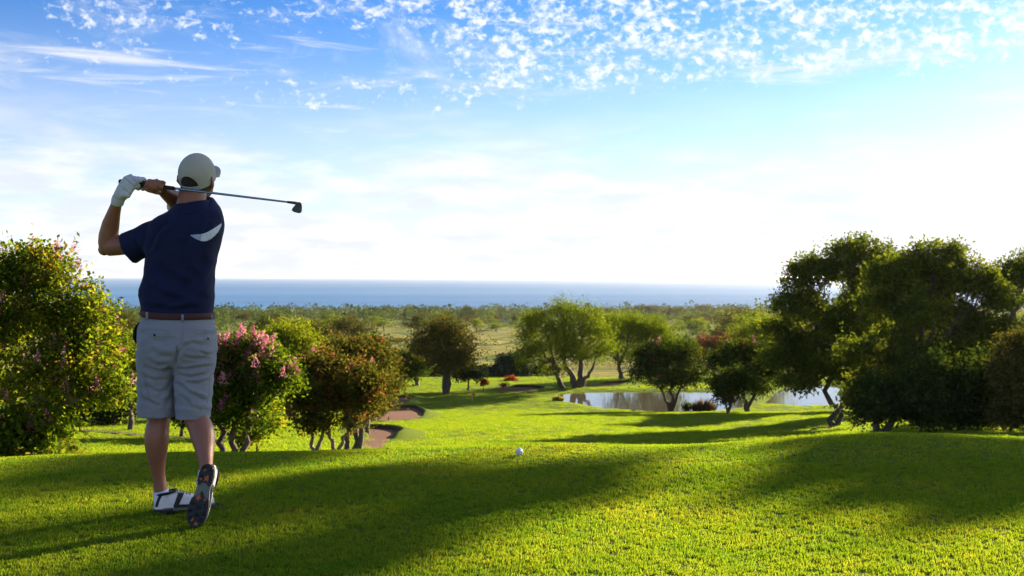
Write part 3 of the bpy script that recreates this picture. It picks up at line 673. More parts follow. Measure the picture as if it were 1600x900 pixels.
# --- beyond the course: single trees sharing a few crowns
def proto(seed, lobes, leaf, n, nl, cr, L, Wd, trunk_h, tmean=0.45, tips=0.0, droop=0.2):
    me, *_ = crown_mesh('crown', lobes, n, nl, cr, L, Wd, seed, 0.55, droop, tips, 0.7, tmean); me.materials.append(leaf)
    tm = trunk_mesh('trunk', [((0, 0, 0), (0.02, 0, trunk_h))], lobes, seed, 0.035, 0.7); tm.materials.append(BARK)
    return me, tm
PR = {
 'round': proto(101, [(0, 0, .55, .40, .40, .34), (-.25, .05, .45, .25, .3, .25), (.25, -.05, .48, .27, .3, .26), (.05, 0, .75, .25, .25, .2)], L_DARK, 420, 8, .05, .055, .03, .3, 0.7),
 'bright': proto(102, [(0, 0, .5, .48, .45, .32), (-.3, 0, .4, .26, .3, .25), (.3, .05, .42, .28, .3, .24), (0, 0, .75, .28, .28, .18)], L_FEATHER, 480, 8, .05, .05, .025, .25, 0.55),
 'dome': proto(103, [(0, 0, .62, .62, .5, .26), (-.38, 0, .55, .3, .3, .2), (.4, 0, .52, .3, .3, .2), (0, 0, .78, .36, .36, .16)], L_OLIVE, 560, 8, .05, .05, .028, .4, 0.35),
 'rust': proto(104, [(0, 0, .5, .46, .42, .3), (.25, 0, .42, .3, .3, .24), (-.25, 0, .44, .28, .3, .24)], L_RUST, 360, 8, .05, .055, .03, .25, 0.4),
 'bush': proto(105, [(0, 0, .35, .55, .5, .32), (-.35, 0, .28, .3, .3, .25), (.35, 0, .3, .32, .3, .26)], L_DARK, 380, 8, .05, .055, .03, .12, 0.75),
 'conifer': proto(106, [(0, 0, .25, .22, .22, .16), (0, 0, .45, .18, .18, .16), (0, 0, .65, .13, .13, .15), (0, 0, .86, .07, .07, .15)], L_DARK, 260, 8, .03, .05, .02, .6, 0.3),
}
KINDW = {'round': 'round dark green tree', 'bright': 'bright light-green tree', 'dome': 'flat-domed olive tree', 'rust': 'rust-brown tree', 'bush': 'low spreading green thicket', 'conifer': 'narrow dark conifer'}
def far_tree(kind, px, pbase, hpx, wpx, d=None, label=None, group=None, sd_=0):
    if d is None: x, y, z = G(px, pbase, 148)
    else: y = d; x = (px-800)/F*d; z = gz(x, d)
    k = y/F; root = empty({'conifer': 'conifer', 'bush': 'thicket'}.get(kind, 'distant_tree'), (x, y, z))
    me, tm = PR[kind]; H = max((432-(pbase-hpx))*k*-1, 0)
    hz = hpx*k; wx = wpx*k
    root.scale = (wx/1.15, wx/1.15, hz); root.rotation_euler[2] = sd_*1.7
    add('crown', me, None, root); add('trunk', tm, None, root)
    tag(root, label, 'tree' if kind != 'bush' else 'thicket', group); return root
named = [('round', 712, 505, 0, 0)]
FT = [('conifer', 633, 506, 29, 17, 'dark pointed conifer standing up against the coastal wood'),
      ('round', 732, 501, 23, 44, 'dark rounded tree on the plain above the olive tree'),
      ('bright', 600, 516, 16, 32, 'light-green tree near the pointed conifer'),
      ('bright', 512, 522, 26, 42, 'domed green tree on the plain behind the bright feathery tree'),
      ('bush', 450, 522, 24, 110, 'long dark thicket on the rise left of the domed green tree'),
      ('bush', 400, 520, 14, 60, 'low thicket at the left end of the dark rise'),
      ('bright', 745, 519, 22, 28, 'light-green tree on the field edge above the plumeria'),
      ('bright', 690, 508, 17, 30, 'light-green tree just above the olive tree top'),
      ('bright', 775, 518, 14, 36, 'low light-green tree beside the field, near the big spreading tree'),
      ('bush', 560, 520, 14, 50, 'green thicket left of the field'),
      ('rust', 735, 503, 11, 50, 'rust-brown thicket in front of the far house'),
      ('rust', 790, 502, 12, 70, 'purple-brown scrub left of the big spreading tree top'),
      ('dome', 1012, 498, 23, 56, 'domed olive tree on the skyline right of the spreading trees'),
      ('dome', 1056, 500, 21, 44, 'second domed olive tree on the skyline, beside the pair of spreading trees'),
      ('dome', 948, 492, 12, 34, 'small flat-domed tree on the skyline between the spreading trees'),
      ('dome', 1098, 496, 21, 34, 'rounded olive tree on the skyline above the rust flat-topped tree'),
      ('dome', 1135, 500, 19, 54, 'wide domed tree on the skyline above the right end of the pond'),
      ('bright', 1090, 530, 34, 64, 'wide pale green tree behind the dark myrtle top'),
      ('bright', 1140, 532, 30, 60, 'pale green tree above the rust flat-topped tree'),
      ('bright', 1075, 512, 20, 44, 'green tree below the skyline domes'),
      ('bush', 1150, 514, 18, 60, 'dark green thicket below the widest skyline dome'),
      ('bright', 1200, 530, 40, 60, 'pale green tree partly behind the tallest right-hand tree'),
      ('round', 1180, 505, 22, 44, 'dark tree on the skyline touching the tallest right-hand tree'),
      ('bush', 620, 536, 12, 40, 'low thicket on the field left of the olive tree'),
      ('bush', 590, 560, 22, 60, 'green thicket behind the orange-flowered tree'),
      ('bright', 520, 560, 34, 70, 'light-green tree behind the bronze myrtles'),
      ('rust', 1165, 548, 24, 40, 'rust-brown tree behind the right end of the pond'),
      ('round', 800, 560, 0, 0, '')]
for i, f in enumerate(FT):
    if f[3]: far_tree(*f[:5], label=f[5], sd_=i)
# clumps scattered over the plain: cannot be told apart
r5 = random.Random(5); n_sc = 0
sc_lists = {}
while n_sc < 215:
    d = math.exp(r5.uniform(math.log(240), math.log(1350))); px = r5.uniform(-60, 1660)
    py = 432+F*(EYE-gz((px-800)/F*d, d))/d
    if 545 < px < 905 and 514 < py < 590 and r5.random() < 0.95: continue
    if py > 545 and r5.random() < 0.5: continue
    kind = r5.choices(['round', 'bright', 'dome', 'rust', 'bush', 'bush'], [3, 4, 3, 1.2, 4, 2])[0]
    h = r5.uniform(6, 12.5)*(0.55 if kind == 'bush' else 1); ww = h*r5.uniform(1.1, 1.8)*(1.7 if kind == 'bush' else 1)
    k = d/F
    far_tree(kind, px, py, h/k, ww/k, d, KINDW[kind]+' scattered over the coastal plain', KINDW[kind]+'s on the coastal plain', n_sc)
    n_sc += 1

# the wood along the shore and the scrub of the plain: one mass each
def mass(name, label, cat, n, dlo, dhi, hlo, hhi, leaf, seed, nl, cond=None, tm=0.5, asp=0.8):
    r = np.random.default_rng(seed)
    d = np.exp(r.uniform(math.log(dlo), math.log(dhi), n)); u = r.uniform(-0.72, 0.72, n); x = u*d
    z = base_z(x, d); keep = z > -59.5
    if cond is not None: keep &= cond(x, d, r)
    x, d, z = x[keep], d[keep], z[keep]; n = len(x)
    h = r.uniform(hlo, hhi, n)*(0.7+0.6*r.uniform(size=n)**3)
    ids = np.repeat(np.arange(n), nl)
    dv = r.normal(size=(len(ids), 3)); dv /= np.linalg.norm(dv, axis=1)[:, None]; dv[:, 2] = np.abs(dv[:, 2])
    rad = h*asp
    P = np.stack([x[ids], d[ids], z[ids]+h[ids]*0.25], 1)+dv*np.stack([rad[ids], rad[ids], h[ids]*0.75], 1)*r.uniform(0.7, 1.05, (len(ids), 1))
    V, Fc = leaves(P, dv, 1.0, 0.7, r, 0.0, 1.1)
    c = np.repeat(P, 4, 0); V = c+(V-c)*np.repeat(h[ids]*0.24, 4)[:, None]
    ti = np.clip((tm+0.2*r.normal(size=n))[ids]+0.1*r.normal(size=len(ids)), 0, 1)
    o = add(name, mesh_np(name, V, Fc, False, {'tint': ('FACE', ti)}), leaf); tag(o, label, cat, None, 'stuff')
def bands(x, d, r):
    py = 432+F*(EYE-base_z(x, d))/d; px = 800+F*x/d
    open_field = (px > 540) & (px < 900) & (py > 513) & (py < 590)
    return ~(open_field & (r.uniform(size=len(x)) < 0.93))
mass('coastal_wood', 'hazy wood along the shore below the sea', 'wood', 2600, 950, 1880, 6, 13, L_FAR, 201, 40, None, 0.45, 0.85)
mass('coastal_wood', 'lighter green trees mixed through the shore wood', 'wood', 900, 700, 1850, 5, 11, L_FAR, 202, 40, None, 0.9, 0.85)
mass('scrub', 'low scrub scattered over the plain before the shore', 'scrub', 2600, 190, 1100, 0.8, 2.8, L_FAR, 203, 30, bands, 0.7, 1.2)
mass('scrub', 'dry olive scrub scattered over the plain', 'scrub', 1800, 160, 1000, 0.5, 1.8, L_OLIVE, 204, 24, bands, 0.7, 1.3)

mass('thicket_belt', 'layered belts of green thicket across the plain', 'thicket', 1500, 200, 1150, 2.5, 6.5, L_FAR, 205, 44, lambda x, d, r: bands(x, d, r) & (np.sin(d*0.021+x*0.004)+0.6*np.sin(x*0.03+d*0.01) > 0.1), 0.85, 0.95)
# palms
PALM_L = leaf_mat('palm_leaflet', [(0.0, (0.05, 0.08, 0.02)), (1.0, (0.19, 0.20, 0.06))], 0.35)
def palm_meshes(seed):
    r = np.random.default_rng(seed); parts = []
    for k in range(15):
        a = k*2.399; el = r.uniform(-0.2, 1.1); L = r.uniform(0.34, 0.46)
        dirh = np.array([math.cos(a), math.sin(a), 0]); P = []
        for s in np.linspace(0, 1, 7): P.append(np.array([0, 0, 1.0])+dirh*L*s*math.cos(el*(1-s*.6))+np.array([0, 0, L*(math.sin(el)*s-0.95*s*s)]))
        sdv = np.array([-dirh[1], dirh[0], 0]); V = []; Fc = []
        for i, p in enumerate(P):
            ww = 0.075*math.sin(math.pi*(0.12+0.85*i/6))
            V += [p+sdv*ww-np.array([0, 0, ww*0.6]), p, p-sdv*ww-np.array([0, 0, ww*0.6])]
        for i in range(6): Fc += [(3*i, 3*i+1, 3*i+4, 3*i+3), (3*i+1, 3*i+2, 3*i+5, 3*i+4)]
        parts.append((V, Fc))
    V, Fc = join(parts); me = mesh_np('fronds', V, Fc, True, {'tint': ('FACE', r.uniform(0, 1, len(Fc)))}); me.materials.append(PALM_L)
    V, Fc = tube([(0.03, 0, -0.03), (0.02, 0, .3), (-.01, 0, .7), (0, 0, 1.0)], [.032, .022, .018, .02], 7)
    tm = mesh_np('trunk', V, Fc, True); tm.materials.append(BARK_P); return me, tm
PM = palm_meshes(5); PM = PM+(PM[1].copy(),); PM[2].materials[0] = BARK; PM = PM+(PM[0].copy(),); PM[3].materials[0] = L_FAR
for i, (px, pyb, h, d, lab, grp) in enumerate([(592, 572, 40, 100, 'pale palm rising behind the orange-flowered tree', None), (602, 575, 28, 98, 'short palm right of the pale one, behind the bronze tree', None), (1066, 545, 46, 190, 'palm above the dark myrtle by the pond', None)]
        +[(r5.uniform(330, 1180), 489, r5.uniform(9, 15), r5.uniform(1300, 1750), 'slender palm in the hazy wood along the shore', 'shore palms') for _ in range(26)]):
    x = (px-800)/F*d; k = d/F; root = empty('palm_tree', (x, d, gz(x, d)-0.1)); root.scale = (h*k*0.9,)*2+(h*k,); root.rotation_euler[2] = i*1.1
    add('fronds', PM[0] if i < 3 else PM[3], None, root); add('trunk', PM[1] if i < 3 else PM[2], None, root); tag(root, lab, 'palm', grp)

# far house among the trees
hx, hd = (797-800)/F*980, 980.0; hz0 = gz(hx, hd)-0.6
hr = empty('house', (hx, hd, hz0)); tag(hr, 'low house with dark roof among the far trees', 'house')
wallm = simple('house_plaster', (0.72, 0.70, 0.66), 0.8); roofm = simple('house_roof', (0.06, 0.03, 0.03), 0.7); winm = simple('house_window', (0.02, 0.025, 0.03), 0.2)
def boxv(x0, x1, y0, y1, z0, z1):
    V = [(x, y, z) for z in (z0, z1) for y in (y0, y1) for x in (x0, x1)]
    return V, [(0, 2, 3, 1), (4, 5, 7, 6), (0, 1, 5, 4), (2, 6, 7, 3), (0, 4, 6, 2), (1, 3, 7, 5)]
add('wall', mesh_np('wall', *boxv(-7, 7, -4, 4, 0, 5.2)), wallm, hr)
add('roof', mesh_np('roof', [(-8, -5, 5.1), (8, -5, 5.1), (8, 5, 5.1), (-8, 5, 5.1), (-4.5, 0, 7.6), (4.5, 0, 7.6)], [(0, 1, 5, 4), (1, 2, 5), (2, 3, 4, 5), (3, 0, 4), (3, 2, 1, 0)]), roofm, hr)
for wx in (-4.5, 0, 4.5): add('window', mesh_np('window', *boxv(wx-0.9, wx+0.9, -4.06, -3.98, 2.2, 4.2)), winm, hr)

# trees out of frame to the right that throw the long shadows over the tee; one more added to shade the golfer
def shade_tree(label, gx, gy, tdist, rx, rz, seed, dens=1.0):
    c = Vector((gx, gy, 0))+sun_vec*tdist
    z = gz(c.x, c.y); H = c.z-z
    root = empty('shade_tree', (c.x, c.y, z)); tag(root, label, 'tree')
    r = random.Random(seed); lb = []
    for k in range(7):
        a = k*2.4; q = 0.62*math.sqrt((k+0.3)/7)
        lb.append((math.cos(a)*q*rx, math.sin(a)*q*rx, H+math.sin(a*1.7)*rz*0.45, rx*0.5, rx*0.5, rz*0.55))
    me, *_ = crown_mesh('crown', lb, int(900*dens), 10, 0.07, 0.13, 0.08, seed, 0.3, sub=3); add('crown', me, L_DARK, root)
    add('trunk', trunk_mesh('trunk', [((0, 0, 0), (0, 0, max(H-rz*0.8, 1.0)))], lb, seed, 0.045, 0.8), BARK, root)
for lab_, gx_, gy_, tdist, hw_, ln_, seed, dens in [
        ('tree out of view to the right whose shadow crosses the near lawn', -1.02, 3.89, 27, 0.62, 1.25, 301, 0.36),
        ('tree out of view to the right whose shadow falls behind the golfer', -1.0, 5.75, 31, 0.33, 0.85, 302, 0.2),
        ('slim tree out of view to the right shading the middle of the tee', 0.03, 5.79, 33, 0.36, 0.5, 303, 0.2),
        ('broad tree out of view to the right shading the far edge of the tee', 2.5, 6.15, 25, 1.05, 0.6, 304, 0.5),
        ('farthest tree out of view to the right shading the tee beyond the golfer', -2.0, 7.0, 36, 0.85, 0.75, 305, 0.4),
        ('dense tree out of view to the right that shades the golfer himself', -3.95, 2.85, 40, 0.70, 3.1, 306, 2.0)]:
    shade_tree(lab_, gx_, gy_, tdist, hw_*1.15, ln_*math.tan(SUN_EL)*1.1, seed, dens)
for k, (x_, y_, top_) in enumerate([(30, 82, 1.8), (34.5, 95, 2.0), (40, 107, 2.2), (46, 84, 4.0)]):  # hidden copies added for the shade they cast on the fairway
    src = [o_ for o_ in C.objects if o_.name.startswith('rain_tree') and o_.get('label')][k % 2]
    zg = gz(x_, y_); hs_ = max(v_[2] for ch in src.children for v_ in ch.bound_box)
    root = empty('rain_tree', (x_, y_, zg)); root.rotation_euler[2] = 1.3*k+0.7; root.scale = (0.85, 0.85, (top_-zg)/hs_)
    for ch in src.children: add(ch.name.split('.')[0], ch.data, None, root)
    tag(root, ['domed tree close behind the centre of the right-hand group, mostly hidden', 'domed tree deeper behind the right-hand group, mostly hidden', 'rearmost domed tree behind the right-hand group, mostly hidden', 'domed tree out of view beyond the right picture edge'][k], 'tree')

# ------------------------------------------------------------------ grass
def tuft(name, n, spread, h, wd, seed, seg=2):
    r = np.random.default_rng(seed); V = []; Fc = []; T = []
    for k in range(n):
        a = r.uniform(0, 2*np.pi); q = math.sqrt(r.uniform())*spread
        b0 = np.array([math.cos(a)*q, math.sin(a)*q, -0.1*h]); hh = h*r.uniform(0.5, 1.15)
        la = r.uniform(0, 2*np.pi); ln = np.array([math.cos(la), math.sin(la), 0])*hh*r.uniform(0.1, 0.75)
        fa = r.uniform(0, 2*np.pi); s = np.array([math.cos(fa), math.sin(fa), 0])*wd*0.5
        p1 = b0+ln*0.25+np.array([0, 0, hh*0.6]); p2 = b0+ln+np.array([0, 0, hh])
        i = len(V); V += [b0-s, b0+s, p1+s*0.8, p1-s*0.8, p2]
        Fc += [(i, i+1, i+2, i+3), (i+3, i+2, i+4)]; tt = r.uniform(); T += [tt, tt]
    me = mesh_np(name, V, Fc, False, {'tint': ('FACE', T)}); return me
GRASS = leaf_mat('grass_blade', [(0.0, (0.070, 0.145, 0.014)), (0.5, (0.135, 0.21, 0.022)), (0.85, (0.23, 0.25, 0.028)), (1.0, (0.30, 0.25, 0.05))], 0.55, (2.0, 1.95, 0.6))
# patches of drier and lusher grass
gt = NT(GRASS.node_tree); gp = gt.new('ShaderNodeNewGeometry').outputs['Position']
ramp_n = [n_ for n_ in gt.n if n_.type == 'VALTORGB'][0]; at_n = [n_ for n_ in gt.n if n_.type == 'ATTRIBUTE'][0]
pn = gt.math('ADD', gt.math('MULTIPLY', gt.noise(gp, 1.1, 5, 0.65), 0.9), gt.math('MULTIPLY', gt.noise(gp, 7.0, 4, 0.7), 0.6))
gt.l.new(gt.math('ADD', gt.math('MULTIPLY', at_n.outputs['Fac'], 0.75), gt.math('MULTIPLY', gt.math('SUBTRACT', pn, 0.62), 1.5)), ramp_n.inputs[0])
def scatter(name, label, pts, tmesh, smin, smax, seed):
    me = bpy.data.meshes.new(name); me.vertices.add(len(pts)); me.vertices.foreach_set('co', np.asarray(pts, np.float32).ravel()); me.update()
    o = add(name, me); tag(o, label, 'grass', None, 'stuff')
    src = bpy.data.objects.new(name+'_blade_source', tmesh); tmesh.materials.append(GRASS)
    ng = bpy.data.node_groups.new(name, 'GeometryNodeTree')
    ng.interface.new_socket('Geometry', in_out='INPUT', socket_type='NodeSocketGeometry')
    ng.interface.new_socket('Geometry', in_out='OUTPUT', socket_type='NodeSocketGeometry')
    N = ng.nodes; Lk = ng.links
    gi = N.new('NodeGroupInput'); go = N.new('NodeGroupOutput'); io = N.new('GeometryNodeInstanceOnPoints')
    oi = N.new('GeometryNodeObjectInfo'); oi.inputs['Object'].default_value = src; oi.inputs['As Instance'].default_value = True
    rv = N.new('FunctionNodeRandomValue'); rv.data_type = 'FLOAT_VECTOR'; rv.inputs[0].default_value = (-0.12, -0.12, 0); rv.inputs[1].default_value = (0.12, 0.12, 6.283); rv.inputs['Seed'].default_value = seed
    rs = N.new('FunctionNodeRandomValue'); rs.data_type = 'FLOAT'; rs.inputs[2].default_value = smin; rs.inputs[3].default_value = smax; rs.inputs['Seed'].default_value = seed+1
    Lk.new(gi.outputs[0], io.inputs['Points']); Lk.new(oi.outputs['Geometry'], io.inputs['Instance'])
    Lk.new(rv.outputs[0], io.inputs['Rotation']); Lk.new(rs.outputs[1], io.inputs['Scale']); Lk.new(io.outputs[0], go.inputs[0])
    md = o.modifiers.new('scatter', 'NODES'); md.node_group = ng
    return o
def field_pts(d0, d1, u, dens_ref, dref, power, seed):
    """random points in the view wedge; density falls with distance**power beyond dref"""
    r = np.random.default_rng(seed); out = []
    for a in np.linspace(d0, d1, 25)[:-1]:
        b2 = a+(d1-d0)/24; area = u*(b2*b2-a*a)
        n = int(area*dens_ref*min(1, (dref/a))**power)
        d = np.sqrt(r.uniform(a*a, b2*b2, n)); x = r.uniform(-u, u, n)*d
        out.append(np.stack([x, d], 1))
    p = np.concatenate(out); keep = np.ones(len(p), bool)
    for P in BUNKERS: keep &= poly_sd(p[:, 0], p[:, 1], P) > 0.0
    for P in POND: keep &= poly_sd(p[:, 0], p[:, 1], P) > 0.6
    p = p[keep]; return np.concatenate([p, base_z(p[:, 0], p[:, 1])[:, None]], 1)
nearp = field_pts(2.6, 6.35, 0.66, 2700, 4.0, 0.8, 1)
scatter('lawn_grass', 'fine sunlit lawn grass of the tee in the foreground', nearp, tuft('tuft_near', 13, 0.017, 0.0165, 0.0030, 1), 0.6, 1.25, 3)
midp = field_pts(6.3, 9.0, 0.66, 1500, 6.0, 1.0, 2)
scatter('mown_grass', 'closely mown grass at the far edge of the tee', midp, tuft('tuft_mown', 9, 0.022, 0.014, 0.004, 2), 0.6, 1.2, 5)
farp = field_pts(40, 146, 0.62, 2.6, 60.0, 1.0, 3)
scatter('fairway_grass', 'mown grass of the fairway and green below the tee', farp, tuft('tuft_far', 150, 0.55, 0.06, 0.022, 3), 0.8, 1.2, 7)
slopep = field_pts(9, 40, 0.62, 18, 14.0, 1.2, 4)
scatter('slope_grass', 'grass on the slope falling away beyond the tee', slopep, tuft('tuft_slope', 90, 0.22, 0.035, 0.010, 4), 0.8, 1.2, 9)

# ------------------------------------------------------------------ sea air
hm = bpy.data.materials.new('sea_air'); hm.use_nodes = True; ht = NT(hm.node_tree); ht.n.clear()
pv = ht.new('ShaderNodeVolumePrincipled'); pv.inputs['Color'].default_value = (1.0, 0.98, 0.95, 1); pv.inputs['Density'].default_value = 0.000026; pv.inputs['Anisotropy'].default_value = 0.65
ho = ht.new('ShaderNodeOutputMaterial'); ht.l.new(pv.outputs[0], ho.inputs['Volume'])
V = [(x, y, z) for z in (-72.0, 14.0) for y in (-6000.0, 99000.0) for x in (-99000.0, 99000.0)]
tag(add('haze', mesh_np('haze', V, [(0, 2, 3, 1), (4, 5, 7, 6), (0, 1, 5, 4), (2, 6, 7, 3), (0, 4, 6, 2), (1, 3, 7, 5)]), hm), 'thin pale sea haze lying over the whole landscape', 'haze', None, 'stuff')

# ------------------------------------------------------------------ the golfer
GO = np.array([(275-800)/F*5.08, 5.08, 0.0])
def Q(px, py, y=0.0): return at(px, py, 5.08+y)-GO
def U(p, y=0.0): return p*(5.08+y)/F              # photo pixels -> metres at that depth
def slices(secs, n=36, pw=2.4):
    """stack of level superellipse sections (py, left px, right px, y centre, half depth)"""
    V = []; Fc = []
    a = np.arange(n)*2*np.pi/n
    cx = np.sign(np.cos(a))*np.abs(np.cos(a))**(2/pw); sy = np.sign(np.sin(a))*np.abs(np.sin(a))**(2/pw)
    for py, l, r_, yc, ty in secs:
        A = Q(l, py, yc); B = Q(r_, py, yc); c = (A+B)/2; h = (B[0]-A[0])/2
        V.append(np.stack([c[0]+cx*h, yc+sy*ty, np.full(n, c[2])], 1))
    m = len(secs)
    for i in range(m-1):
        for j in range(n):
            k = (j+1) % n; Fc.append((i*n+j, (i+1)*n+j, (i+1)*n+k, i*n+k))
    Fc.append(tuple(range(n))); Fc.append(tuple((m-1)*n+j for j in range(n-1, -1, -1)))
    V = np.concatenate(V)
    return V, Fc
def limbpx(pts, n=16):
    """(px, py, y, half width px[, depth ratio]) -> tube, eased between the given sections"""
    K = np.array([list(p)+[1.0]*(5-len(p)) for p in pts], float); fine = []
    for i in range(len(K)-1):
        p0, p1, p2, p3 = K[max(i-1, 0)], K[i], K[i+1], K[min(i+2, len(K)-1)]
        for q in (0, 1/3, 2/3): fine.append(0.5*(2*p1+(p2-p0)*q+(2*p0-5*p1+4*p2-p3)*q*q+(3*p1-p0-3*p2+p3)*q**3))
    pts = fine+[K[-1]]
    P = [Q(p[0], p[1], p[2]) for p in pts]
    rad = [(U(p[3], p[2]), U(p[3], p[2])*(p[4] if len(p) > 4 else 1)) for p in pts]
    return tube(P, rad, n, True, flat=(1, 0.001, 0.001))
def orient(parts):
    out = []
    for V, Fc in parts:
        bm = bmesh.new(); vs = [bm.verts.new(v) for v in V]
        for f in Fc:
            try: bm.faces.new([vs[i] for i in f])
            except ValueError: pass
        bmesh.ops.recalc_face_normals(bm, faces=bm.faces)
        bm.verts.index_update(); out.append((np.array([v.co[:] for v in bm.verts]), [tuple(v.index for v in f.verts) for f in bm.faces])); bm.free()
    return out
def fuse(name, parts, vox, sm=6, fac=0.5):
    V, Fc = join(orient(parts)); me = mesh_np(name+'_raw', V, Fc)
    ob = bpy.data.objects.new(name+'_raw', me); C.objects.link(ob)
    md = ob.modifiers.new('r', 'REMESH'); md.mode = 'VOXEL'; md.voxel_size = vox; md.use_smooth_shade = True
    if sm:
        m2 = ob.modifiers.new('s', 'SMOOTH'); m2.factor = fac; m2.iterations = sm
    bpy.context.view_layer.update()
    r = bpy.data.meshes.new_from_object(ob.evaluated_get(bpy.context.evaluated_depsgraph_get()))
    bpy.data.objects.remove(ob); r.name = name
    r.polygons.foreach_set('use_smooth', np.ones(len(r.polygons), bool)); return r
def verts(me):
    a = np.empty(len(me.vertices)*3, np.float32); me.vertices.foreach_get('co', a); a = a.reshape(-1, 3).astype(float)
    b2 = np.empty(len(me.vertices)*3, np.float32); me.vertices.foreach_get('normal', b2); return a, b2.reshape(-1, 3).astype(float)
def put(me, co): me.vertices.foreach_set('co', co.astype(np.float32).ravel()); me.update()
def creases(me, segs, conv, back=True, gain=1.8):
    """press folds into cloth along photo polylines; (points, width px, height m)"""
    co, no = verts(me)
    d = co[:, 1]+5.08; px = 800+F*(co[:, 0]+GO[0])/d; py = 432-F*(co[:, 2]-EYE)/d
    disp = np.zeros(len(co)); wside = np.clip(-no[:, 1]*1.6+0.2, 0, 1) if back else 1.0
    for pts, wd, h in segs:
        P = [conv(*p) for p in pts]; best = np.full(len(co), 1e9); sgn = np.zeros(len(co)); tt = np.zeros(len(co))
        for i in range(len(P)-1):
            ax, ay = P[i]; ex, ey = P[i+1][0]-ax, P[i+1][1]-ay; L2 = ex*ex+ey*ey
            s = np.clip(((px-ax)*ex+(py-ay)*ey)/L2, 0, 1); qx, qy = px-ax-s*ex, py-ay-s*ey
            dd = np.hypot(qx, qy); u = dd < best; best = np.where(u, dd, best); sgn = np.where(u, np.sign(ex*qy-ey*qx), sgn); tt = np.where(u, (i+s)/(len(P)-1), tt)
        fade = np.clip(np.minimum(tt, 1-tt)*6, 0, 1)**0.7
        # sharp valley with a raised roll on its upper side
        disp += wside*fade*h*gain*(-np.exp(-(best/wd)**2)+0.8*np.exp(-((best-1.9*wd)/(1.3*wd))**2)*(sgn < 0))
    put(me, co+no*disp[:, None])
def rumple(me, amp, sc, seed=0.0):
    """uneven pulled folds: ridged noise stretched across the body"""
    from mathutils import noise as nz
    co, no = verts(me); h = np.array([abs(nz.noise(Vector((p[0]*sc[0]+0.45*p[2]*sc[2]+seed, p[1]*sc[1], p[2]*sc[2])))) for p in co])
    h2 = np.array([nz.noise(Vector((p[0]*sc[0]*2.1-0.8*p[2]*sc[2]+seed, p[1]*sc[1]*2, p[2]*sc[2]*1.7))) for p in co])
    put(me, co+no*((0.22-h)*amp+h2*amp*0.35)[:, None])
def cut(me, tests):
    """remove faces for which a test on (centre, normal) holds"""
    bm = bmesh.new(); bm.from_mesh(me)
    kill = [f for f in bm.faces if any(tst(f.calc_center_median(), f.normal) for tst in tests)]
    bmesh.ops.delete(bm, geom=kill, context='FACES'); bm.to_mesh(me); bm.free(); me.update()
def bvh(me): return BVHTree.FromPolygons([v.co[:] for v in me.vertices], [p.vertices[:] for p in me.polygons])
def surf(tree, px, py, off=0.0):
    o = Vector((-GO[0], -GO[1], EYE)); dr = Vector(at(px, py, 1.0)-np.array([0, 0, EYE])).normalized()
    h, n, i, dist = tree.ray_cast(o, dr)
    if h is None: return None
    return np.array(h)-np.array(dr)*off
def line_on(tree, pts, rad, off=0.0006, conv=lambda x, y: (x, y), step=2.0):
    P = []
    for i in range(len(pts)-1):
        a = np.array(conv(*pts[i])); b2 = np.array(conv(*pts[i+1])); n = max(2, int(np.hypot(*(b2-a))/step))
        for s in np.linspace(0, 1, n, endpoint=(i == len(pts)-2)):
            h = surf(tree, *(a+(b2-a)*s), off)
            if h is not None: P.append(h)
    return tube(P, rad, 5) if len(P) > 1 else None
z1 = lambda x, y: (140+x/4.5, 220+y/4.5)
z2 = lambda x, y: (140+x/3.75, 400+y/3.75)
z3 = lambda x, y: (180+x/4.0909, 620+y/4.0909)

# cloth and skin
def skin_mat():
    m, t, b, o = mat('skin')
    tcn = t.new('ShaderNodeTexCoord'); co = tcn.outputs['Object']
    f = t.noise(co, 9, 4, 0.6); f2 = t.noise(co, 120, 3, 0.7)
    c = t.mix(f, (0.25, 0.092, 0.050, 1), (0.34, 0.135, 0.078, 1)); c = t.mix(t.smooth(f2, 0.5, 0.8, 0, 0.35), c, (0.22, 0.085, 0.05, 1))
    t.set(b.inputs['Base Color'], c); b.inputs['Roughness'].default_value = 0.48
    b.inputs['Subsurface Weight'].default_value = 0.12; b.inputs['Subsurface Radius'].default_value = (0.02, 0.008, 0.004)
    bn = t.new('ShaderNodeBump'); bn.inputs['Strength'].default_value = 0.25; bn.inputs['Distance'].default_value = 0.003
    t.l.new(f2, bn.inputs['Height']); t.l.new(bn.outputs[0], b.inputs['Normal']); return m
def cloth_mat(name, c0, c1, wscale=900, rough=0.85, fold=0.35, sheen=0.2):
    m, t, b, o = mat(name)
    tcn = t.new('ShaderNodeTexCoord'); co = tcn.outputs['Object']
    f = t.noise(co, 16, 5, 0.65)
    t.set(b.inputs['Base Color'], t.mix(f, (*c0, 1), (*c1, 1))); b.inputs['Roughness'].default_value = rough
    b.inputs['Specular IOR Level'].default_value = 0.2; b.inputs['Sheen Weight'].default_value = sheen
    wv = t.noise(co, wscale, 2, 0.5); fo = t.noise(t.vmath('MULTIPLY', co, (1, 1, 1.6)), 22, 4, 0.6, 0.8)
    bn = t.new('ShaderNodeBump'); bn.inputs['Strength'].default_value = fold; bn.inputs['Distance'].default_value = 0.012
    t.l.new(t.math('MULTIPLY_ADD', wv, 0.12, fo), bn.inputs['Height']); t.l.new(bn.outputs[0], b.inputs['Normal']); return m
SKIN = skin_mat()
NAVY = cloth_mat('navy_knit', (0.007, 0.010, 0.042), (0.011, 0.016, 0.060), sheen=0.03)
KHAKI = cloth_mat('grey_twill', (0.21, 0.215, 0.255), (0.265, 0.272, 0.315), 700, 0.9, 0.35)
CAPM = cloth_mat('stone_cotton', (0.36, 0.345, 0.29), (0.44, 0.42, 0.36), 800, 0.9, 0.25)
